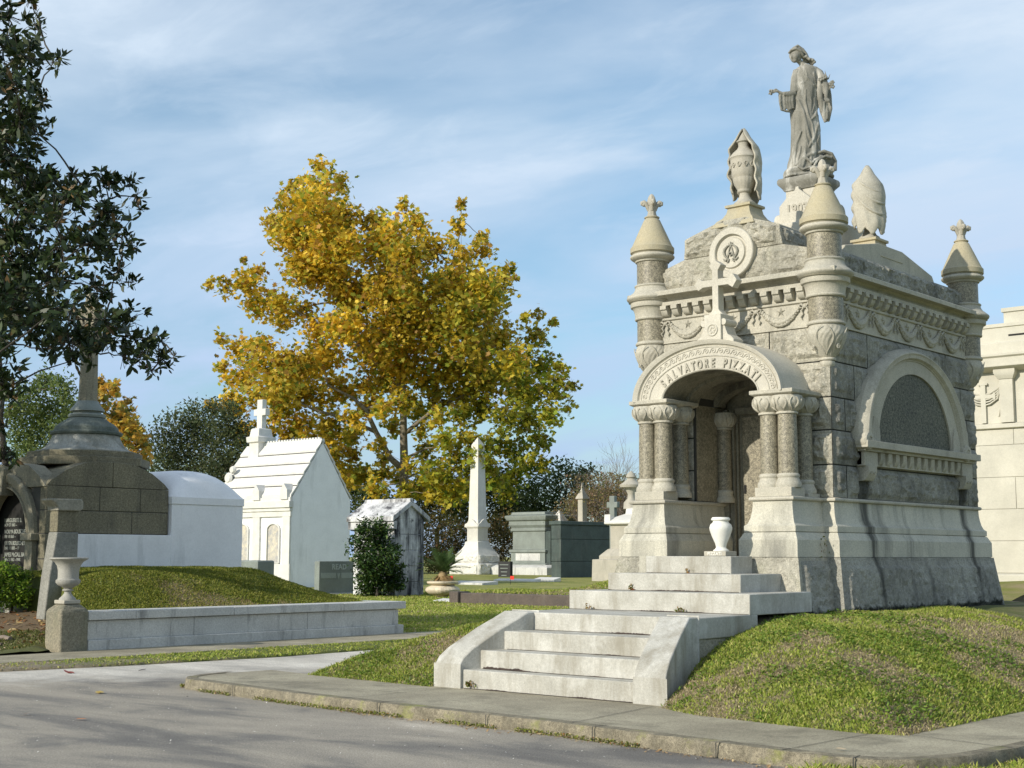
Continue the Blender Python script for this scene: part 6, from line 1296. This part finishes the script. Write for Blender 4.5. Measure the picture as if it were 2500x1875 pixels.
# big plane tree in autumn colour
LB = [(620,110,50),(600,200,85),(700,190,55),(480,190,42),(450,262,52),(560,300,110),(670,330,95),(420,365,68),(500,420,100),(620,450,115),(720,480,95),(560,550,100),(660,590,105),(115,640,34),(190,655,50),(280,630,65),(330,720,80),(420,725,75),(265,525,24),(320,585,48),(450,800,70),(535,740,72),(600,830,70),(160,870,34),(250,930,70),(330,905,70),(165,1000,36),(260,1050,80),(380,985,90),(500,1010,100),(620,960,95),(720,830,100),(740,670,105),(840,345,62),(915,420,100),(860,500,85),(980,285,45),(1040,360,62),(1000,510,105),(1100,480,80),(900,640,120),(1050,670,112),(1240,290,38),(1235,360,48),(1195,440,45),(1250,500,60),(1340,425,42),(1335,490,58),(1240,580,85),(1200,660,105),(1330,640,95),(1460,555,34),(1430,620,60),(1495,600,20),(1375,740,100),(1250,780,120),(1100,830,125),(950,800,112),(860,940,110),(1000,990,110),(1090,1070,85),(1300,920,110),(1410,880,92),(1530,780,34),(1600,765,32),(1655,810,32),(1580,870,70),(1480,960,100),(1350,1050,110),(1210,1000,100),(1600,990,82),(1695,1010,40),(1735,1080,36),(1650,1100,80),(1520,1110,100),(1725,1180,40),(1650,1230,70),(1540,1250,85),(1600,1345,60),(1440,1240,85),(1330,1190,75),(1240,1220,62),(1510,1380,75),(1410,1370,70),(1590,1450,48),(1490,1500,55),(1370,1460,65),(220,1160,75),(330,1130,92),(460,1120,100),(585,1140,92),(700,1110,92),(830,1080,75),(420,1230,75),(535,1270,75),(655,1260,80),(760,1320,55),(700,1420,65),(800,1500,60),(880,1480,55),(850,1560,55),(1090,1400,60),(1150,1490,78),(1060,1545,60),(1220,1560,75),(140,1180,40),(770,1490,50),(720,1530,55),(250,1300,60),(1300,1560,60),(1440,1570,55),(900,1190,62),(985,1160,66),(1060,1200,60),(940,1270,48),(1060,1290,52),(1140,1230,58),(1170,1330,60),(870,1370,44),(1100,1480,60),(820,1190,60),(760,1240,55),(1130,1150,70),(1240,1130,85),(930,1080,80),(1000,1440,40),(720,1330,60),(620,1350,55),(900,1420,40),(1270,1330,52),(1330,1345,48),(960,1500,50),(1000,1570,48),(1130,1580,52),(640,1390,62),(560,1340,60),(480,1310,60),(360,1290,55),(1290,1480,62),(1310,1410,60),(700,1480,50),(760,1400,52),(1220,1420,60),(1390,1530,58),(1530,1440,55)]
rg = np.random.default_rng(42); lobes = []; D0 = 107.0
for x, y, r in LB:
    px, py = 450+x*.5426, 350+y*.5426; rr = r*.5426*D0/FPX; off_ = abs(px-985)/480
    dd = D0+rg.uniform(-1, 1)*7.0*sqrt(max(.05, 1-off_**2)); lobes.append((P(px, py, dd), rr*dd/D0*.90))
    if r > 92:
        d2 = D0-(dd-D0)*.9+rg.uniform(-2, 2); lobes.append((P(px+rg.uniform(-22, 22), py+rg.uniform(-18, 18), d2), rr*.85))
bp_ = P(985, 1400, D0); bp_[2] = gz(bp_[0], bp_[1]); fk = P(987, 1150, D0)
def LM(pts, r0, r1, seed):
    rg = np.random.default_rng(seed); s_ = rg.uniform(-.5, .5); return ([P(x, y, D0+s_*i*1.6) for i, (x, y) in enumerate(pts)], r0, r1)
limbs_ = [LM([(987,1150),(985,1060),(984,950),(976,850),(972,720),(962,600),(965,520)], .34, .05, 1), LM([(988,1150),(952,1118),(918,1055),(893,1000),(862,972),(800,940)], .28, .08, 2), LM([(918,1055),(845,1022),(765,1000),(690,960)], .16, .05, 3),
 LM([(984,950),(880,850),(825,740),(785,640),(770,520),(778,420)], .18, .04, 4), LM([(986,1060),(1060,1000),(1150,955),(1250,925)], .18, .04, 5), LM([(987,1120),(1040,1095),(1110,1088)], .12, .03, 6), LM([(976,850),(1050,740),(1105,640),(1130,540)], .15, .04, 7), LM([(880,850),(790,800),(690,740),(600,700)], .13, .04, 8), LM([(987,1170),(1030,1150),(1080,1160)], .10, .03, 9), LM([(975,1180),(930,1185),(900,1200)], .08, .03, 10)]
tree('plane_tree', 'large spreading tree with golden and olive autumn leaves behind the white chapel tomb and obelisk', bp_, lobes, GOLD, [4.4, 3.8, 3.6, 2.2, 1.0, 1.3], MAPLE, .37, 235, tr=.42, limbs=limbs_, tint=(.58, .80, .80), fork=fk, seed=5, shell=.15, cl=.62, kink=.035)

# magnolia at the left edge (crown also reaches outside the picture and shades the brown tomb)
ML = [(20,40,45),(85,60,40),(60,140,70),(130,150,26),(30,200,60),(90,230,40),(60,290,70),(85,330,46),(20,350,60),(50,400,80),(110,450,45),(60,480,90),(20,560,80),(120,520,60),(215,440,34),(180,480,70),(260,450,50),(310,440,28),(330,480,24),(340,510,18),(260,520,60),(150,590,70),(230,590,75),(300,570,45),(320,600,30),(60,650,90),(140,680,60),(20,720,90),(90,760,80),(170,760,60),(230,700,55),(290,660,42),(320,690,28),(240,780,70),(310,780,50),(180,820,60),(260,840,50),(330,830,40),(350,860,50),(390,830,32),(400,880,36),(425,870,16),(370,905,20),(300,870,35),(120,850,40),(0,850,60),(10,950,50),(0,1040,55),(8,1120,40),(60,800,60),(75,0,30),(-60,300,140),(-80,600,150),(-60,900,120),(-90,100,130),(-40,760,110),(220,860,32),(180,880,22)]
rg = np.random.default_rng(12); lobes = []
for x, y, r in ML:
    dd = 24+rg.uniform(-1, 1)*(1.6 if x > 150 else 2.4); lobes.append((P(x, y, dd), r*.92*dd/FPX))
    if r > 55: lobes.append((P(x+rg.uniform(-20, 20), y+rg.uniform(-20, 20), dd+rg.uniform(-2, 2)), r*.8*dd/FPX))
for q in ((-27.5, 8.8, 5.8, 1.5), (-29, 9.5, 7.2, 1.6), (-26.2, 9.0, 7.6, 1.4), (-28.5, 7.5, 7.0, 1.5), (-30.5, 8.5, 6.2, 1.5), (-25.0, 10, 5.6, .9), (-27.2, 10.2, 8.6, 1.5), (-26, 7.6, 9.0, 1.4), (-29.6, 10.5, 8.4, 1.5), (-31, 10.5, 5.4, 1.3), (-27.8, 6.6, 9.4, 1.5), (-24.4, 9.2, 8.6, 1.2), (-29.2, 7.6, 9.6, 1.4), (-28.3, 8.6, 4.9, .8), (-26.6, 8.2, 5.2, .7), (-27.3, 8.4, 4.2, .75), (-25.6, 8.6, 6.7, 1.0)): lobes.append((np.array(q[:3]), q[3]))
MAG = [(.018, .034, .010), (.028, .048, .013), (.045, .065, .02), (.09, .10, .035), (.14, .09, .04)]
tree('magnolia_tree', 'dark evergreen magnolia with glossy leaves overhanging the brown tomb at the left edge', (-27.6, 9.6, 0), lobes, MAG, [4, 4, 1.6, .6, .3], OVAL, .18, 760, 'leafglossy', 'barkdark', tr=.30, fork=(-27.3, 9.8, 3.4), seed=8, shell=.15, cl=.55, rosette=True)
# trees off the left of the frame whose shade falls over the cross road and the white tomb roof are left out

def blob(name, label, pts, d, pal, wts, lsz, per, shape=SMALL, base_px=None, tr=.25, seed=1, group=None, dv=3, cl=.5, cat='tree', bark='bark', matl='leaf', shell=.3, **k):
    rg = np.random.default_rng(seed); L_ = [(P(x, y, d+rg.uniform(-dv, dv)), r*d/FPX) for x, y, r in pts]
    mx_ = base_px if base_px is not None else np.mean([p[0] for p in pts]); b = P(mx_, 1380, d); b[2] = gz(b[0], b[1]); f = P(mx_, max(p[1] for p in pts)+5, d)
    return tree(name, label, b, L_, pal, wts, shape, lsz, per, matl, bark, tr, fork=f, seed=seed, group=group, cl=cl, cat=cat, shell=shell, **k)
OAK = [(.07, .095, .04), (.10, .13, .055), (.14, .16, .07), (.19, .20, .10), (.05, .07, .03)]
blob('oak_tree', 'rounded dark green tree left of the pale cross on the white chapel tomb', [(470,1020,40),(420,1050,45),(500,1060,50),(550,1040,40),(390,1100,50),(450,1110,60),(530,1120,60),(600,1080,50),(400,1160,50),(470,1170,60),(550,1180,60),(620,1150,60),(520,1000,24),(560,1000,28),(640,1200,60),(430,1200,50)], 95, OAK, [3, 4, 3, 1, 2], .26, 700, seed=21)
blob('oak_tree', 'bushy green tree behind the brown tomb spire, left of the spire shaft', [(110,935,34),(70,960,36),(150,950,34),(60,1010,44),(120,1010,50),(175,1000,44),(40,1060,44),(100,1070,55),(170,1060,50),(60,1120,50),(140,1120,50),(200,1090,40),(230,1060,30),(30,1000,26)], 72, [(.10, .15, .04), (.15, .20, .06), (.20, .24, .08), (.06, .09, .03)], [3, 4, 3, 2], .22, 1000, seed=22)
blob('maple_tree', 'small tree with orange and yellow leaves right of the brown tomb spire', [(245,930,20),(262,955,24),(240,985,26),(275,950,18),(225,1000,22),(305,1000,28),(285,1025,28),(325,1040,28),(345,1065,20),(300,1065,34),(262,1050,30),(335,1095,24),(270,1085,30),(362,1090,12),(350,1120,20)], 70, [(.62, .36, .06), (.60, .45, .08), (.40, .28, .07), (.30, .30, .07), (.16, .19, .05)], [4, 3, 2, 1.5, 1], .26, 600, shape=MAPLE, seed=23)
blob('oak_tree', 'green broadleaf tree between the plane tree and the bare shrubs', [(1330,1185,40),(1370,1150,36),(1400,1190,40),(1350,1230,44),(1300,1230,44),(1390,1250,40),(1430,1160,34),(1290,1190,24),(1320,1260,40),(1440,1210,40),(1370,1290,40)], 120, [(.07, .11, .04), (.11, .15, .06), (.16, .19, .08), (.04, .06, .02)], [3, 4, 2, 2], .34, 380, seed=24)
blob('oak_tree', 'dark evergreen mass behind the obelisk and plane tree trunk', [(900,1230,50),(960,1250,50),(1020,1240,50),(1090,1220,55),(1150,1210,55),(1220,1210,55),(1270,1240,50),(880,1190,45),(1060,1190,50),(1200,1170,45),(820,1210,50),(1130,1260,50),(1230,1270,50),(780,1180,50),(1290,1290,40)], 124, [(.05, .075, .02), (.08, .105, .03), (.13, .14, .04), (.03, .045, .012)], [3, 4, 2, 3], .36, 360, seed=25, dv=4)
blob('shrub', 'tall reddish brown shrub thicket around the obelisk base', [(1060,1270,44),(1090,1300,48),(1040,1330,44),(1080,1340,50),(1120,1330,40),(1230,1290,44),(1210,1330,44),(1250,1330,34),(1060,1370,40),(1100,1370,38),(1220,1360,34),(1190,1290,40),(1150,1300,40)], 103, [(.13, .12, .04), (.20, .15, .06), (.09, .10, .03), (.24, .13, .05), (.06, .06, .02)], [3, 3, 3, 1, 3], .22, 520, seed=26, cat='shrub', bark='twig', tr=.1)
# bare crepe myrtles right of centre
def bare(name, label, px, d, hpx, wpx, n, seed, leafy=0, group='bare crepe myrtle shrubs'):
    rg = np.random.default_rng(seed); b = P(px, 1370, d); b[2] = gz(b[0], b[1]); t = thing(name, label, 'shrub', tuple(b), group); a = MB(); H = (1356-hpx)*d/FPX; W_ = wpx*d/FPX; tips = []
    def grow(p, dr, ln, r, lev):
        q = p+dr*ln; a.tube([p, p+dr*ln*.5+rg.normal(size=3)*ln*.05, q], [r, r*.85, r*.65], 4 if lev > 1 else 6, cap=False)
        if lev >= 5 or ln < .12: tips.append(q); return
        for _ in range(3 if lev < 4 else 2):
            d2 = dr+rg.normal(size=3)*.40; d2[2] += .18; d2 /= np.linalg.norm(d2); grow(q, d2, ln*rg.uniform(.6, .82), r*.62, lev+1)
    for k in range(n):
        dr = np.array([rg.normal()*.40*W_/H*2, rg.normal()*.40*W_/H*2, 1.0]); dr /= np.linalg.norm(dr); grow(b+np.array([rg.normal()*W_*.2, rg.normal()*W_*.2, 0]), dr, H*rg.uniform(.26, .34), .055, 0)
    a.build('branches', 'twig', t, smooth_a=60)
    if leafy:
        tp = np.array(tips); k = rg.integers(0, len(tp), leafy); pt = tp[k]+rg.normal(size=(leafy, 3))*.25; keep = pt[:, 2] < b[2]+H*.86; pt = pt[keep]
        soup('dry_leaves', leaves(pt, .2, SMALL, rng=rg), 4, pick(len(pt), [(.20, .17, .06), (.28, .21, .10), (.13, .14, .05), (.30, .18, .12)], [3, 3, 2, 1], rg), 'leaf', t)
bare('crepe_myrtle', 'tall bare crepe myrtle with fine grey twigs left of the porch columns', 1500, 95, 1070, 70, 7, 31, 2600)
bare('crepe_myrtle', 'bare crepe myrtle touching the left porch column with brown seed heads', 1550, 92, 1090, 55, 6, 32, 2600)
bare('crepe_myrtle', 'wide brown twiggy crepe myrtle above the dark green tomb', 1440, 98, 1120, 80, 8, 33, 3600)
bare('crepe_myrtle', 'low arching bare crepe myrtle behind the urn finial monument', 1580, 100, 1130, 50, 5, 34, 1600)
blob('shrub', 'yellow green low hedge shrub behind the dark green tomb', [(1390,1300,34),(1430,1290,34),(1470,1300,34),(1510,1300,34),(1550,1290,34),(1410,1260,30),(1370,1320,30),(1490,1260,26),(1540,1240,26)], 104, [(.22, .20, .05), (.30, .25, .08), (.12, .13, .04)], [3, 2, 2], .24, 420, seed=27, cat='shrub', bark='twig', tr=.08)
blob('shrub', 'dark glossy bush in front of the stained marble tomb, right of the grey headstone', [(905,1298,34),(880,1335,30),(920,1330,32),(905,1370,32),(940,1370,30),(898,1405,28),(920,1410,36),(900,1440,32),(955,1350,24),(962,1400,26),(935,1290,20),(975,1420,20),(890,1380,30),(885,1290,18),(935,1300,14),(975,1385,10),(880,1365,18),(940,1430,22)], 53.7, [(.025, .06, .012), (.045, .09, .018), (.09, .13, .03), (.015, .035, .008)], [3, 3, 1.5, 3], .16, 2600, shape=OVAL, seed=28, cat='shrub', bark='barkdark', tr=.06, dv=.5, matl='leafglossy')
blob('shrub', 'clipped bush with bright yellow-green top at the left edge before the tomb doorway', [(10,1400,26),(40,1405,24),(62,1412,16),(0,1430,34),(35,1440,32),(60,1440,20),(10,1465,30),(50,1465,26),(-40,1430,40)], 27.5, [(.12, .22, .02), (.20, .32, .03), (.05, .10, .015), (.30, .38, .05)], [3, 3, 2, 1], .075, 9000, shape=OVAL, seed=29, cat='shrub', bark='barkdark', tr=.04, dv=.3, base_px=30)
# tufts by the trough, roots, leaf litter
tr_ = thing('tree_roots', 'exposed pale twisting tree roots on the bank left of the brown pier', 'roots', (-23.4, 12.3, 0)); a = MB(); rg = np.random.default_rng(6)
for k in range(9):
    p = np.array([-22.0-rg.uniform(0, .6), 12.9-rg.uniform(0, 1.0), 0]); an = pi+rg.uniform(-.4, .5); pts = []
    for j in range(9): pts.append((p[0], p[1], float(hs(p[0], p[1]))+.015+.03*sin(j*1.3+k))); p = p+np.array([cos(an), sin(an)*.7, 0])*.26; an += rg.uniform(-.4, .4)
    a.tube(pts, [.05-.004*j for j in range(9)], 7)
a.build('root', 'twig', tr_, smooth_a=60)
def litter():
    rg = np.random.default_rng(15); n = 420; x = rg.uniform(-26, -21.6, n); y = rg.uniform(12.2, 14.8, n); z = hs(x, y)+.02
    tag(soup('leaf_litter', leaves(np.c_[x, y, z], .13, OVAL, up=3, rng=rg), 6, pick(n, [(.40, .16, .05), (.50, .36, .16), (.24, .12, .05), (.55, .42, .25)], [3, 2, 3, 1], rg), 'leafglossy'), kind='stuff')
litter()
spots = [(165,1643,'dark red curled leaf near the grass strip, left of centre of the pale cross road',(.25,.05,.03),.17),(345,1637,'small dark leaf lying mid-way on the pale cross road',(.04,.03,.03),.13),(240,1692,'yellow leaf lying where the pale road meets the dark asphalt',(.50,.36,.08),.16),(193,1758,'orange brown leaf on the dark asphalt, lower left',(.50,.20,.07),.12),(626,1603,'dark leaf near the verge on the pale cross road',(.20,.05,.04),.13),(1735,1850,'tan curled leaf on the asphalt beside the kerb, left one of the pair',(.50,.36,.22),.075),(1800,1852,'pale twig-like leaf on the asphalt beside the kerb, right one of the pair',(.6,.52,.42),.07),(60,1745,'faint brown leaf at the far left of the asphalt',(.3,.18,.1),.10),(2048,1832,'curled tan leaf lying on the concrete path near the right kerb',(.50,.40,.26),.07)]
for px, py, lb, col, sz in spots:
    z0 = .004 if px == 2048 else -.117; r_ = ray(px, py); t_ = (z0-1.5)/r_[2]; q = CAM+r_*t_
    o_ = soup('fallen_leaf', leaves(np.array([[q[0], q[1], q[2]+.012], [q[0]+sz*.25, q[1]+.01, q[2]+.016]]), sz, OVAL, up=6, rng=np.random.default_rng(int(px))), 6, np.array([col, col]), 'leafglossy', loc=tuple(q)); tag(o_, lb, 'leaf', 'fallen leaves on the road')
n = 900; rg = np.random.default_rng(77); x = rg.uniform(-16, -5.6, n); y = rg.uniform(5.5, 10.6, n); k = y < np.interp(x, [-15, -12, -5], [10.3, 10.1, 9.7])
x, y = x[k], y[k]; n = len(x); tag(soup('gravel_specks', leaves(np.c_[x, y, np.full(n, -.115)], .022, SMALL, up=3, rng=rg), 4, pick(n, [(.6, .57, .5), (.3, .28, .24), (.75, .72, .66)], [2, 3, 1], rg), 'grassblade'), kind='stuff')
# ivy strip in the notch beside the porch, small weeds on the steps
def kerb_litter():
    rg = np.random.default_rng(55); i = rg.integers(int(len(fine)*.30), len(fine)-10, 520); p = fine[i]-(nn_[i]/.155)*np.abs(rg.normal(size=520))[:, None]*.10-(nn_[i]/.155)*.02; k = p[:, 1] < 10.4; p = p[k]; n = len(p)
    tag(soup('kerb_litter', leaves(np.c_[p, np.full(n, -.112)], .04, OVAL, up=2.5, rng=rg), 6, pick(n, [(.34, .22, .10), (.42, .32, .17), (.22, .13, .06), (.5, .42, .28)], [3, 3, 2, 1], rg), 'leafglossy'), kind='stuff')
kerb_litter()
def ivy():
    rg = np.random.default_rng(91); n = 900; z = rg.uniform(.75, 1.75, n); x = -8.80+rg.normal(size=n)*.035; y = 16.02-.10*(1.75-z)+rg.normal(size=n)*.05
    t = thing('creeping_weeds', 'strip of green and dry weeds growing up the joint right of the porch', 'weeds', (-8.80, 16.0, .75)); soup('weeds', leaves(np.c_[x, y, z], .045, SMALL, rng=rg), 4, pick(n, [(.10, .13, .02), (.18, .18, .04), (.22, .15, .07)], [3, 2, 2], rg), 'leaf', t)
ivy()
for x, y, z, nn__ in ((-10.55, 14.34, 1.075, 24), (-10.0, 14.78, 1.29, 14), (-11.0, 11.84, .03, 40), (-10.9, 13.9, .845, 16), (-9.55, 13.9, .845, 26)):
    rg = np.random.default_rng(int(abs(x*100))); t = thing('weed_tuft', 'small weed tuft growing at a joint of the porch steps', 'weed', (x, y, z), 'weed tufts on the steps')
    c = np.array([x, y, z])+np.abs(rg.normal(size=(nn__, 3)))*np.array([.05, -.02, .03]); soup('leaves', leaves(c, .045, SMALL, rng=rg), 4, pick(nn__, [(.14, .18, .03), (.30, .20, .08), (.32, .12, .06)], [2, 2, 1], rg), 'leaf', t)
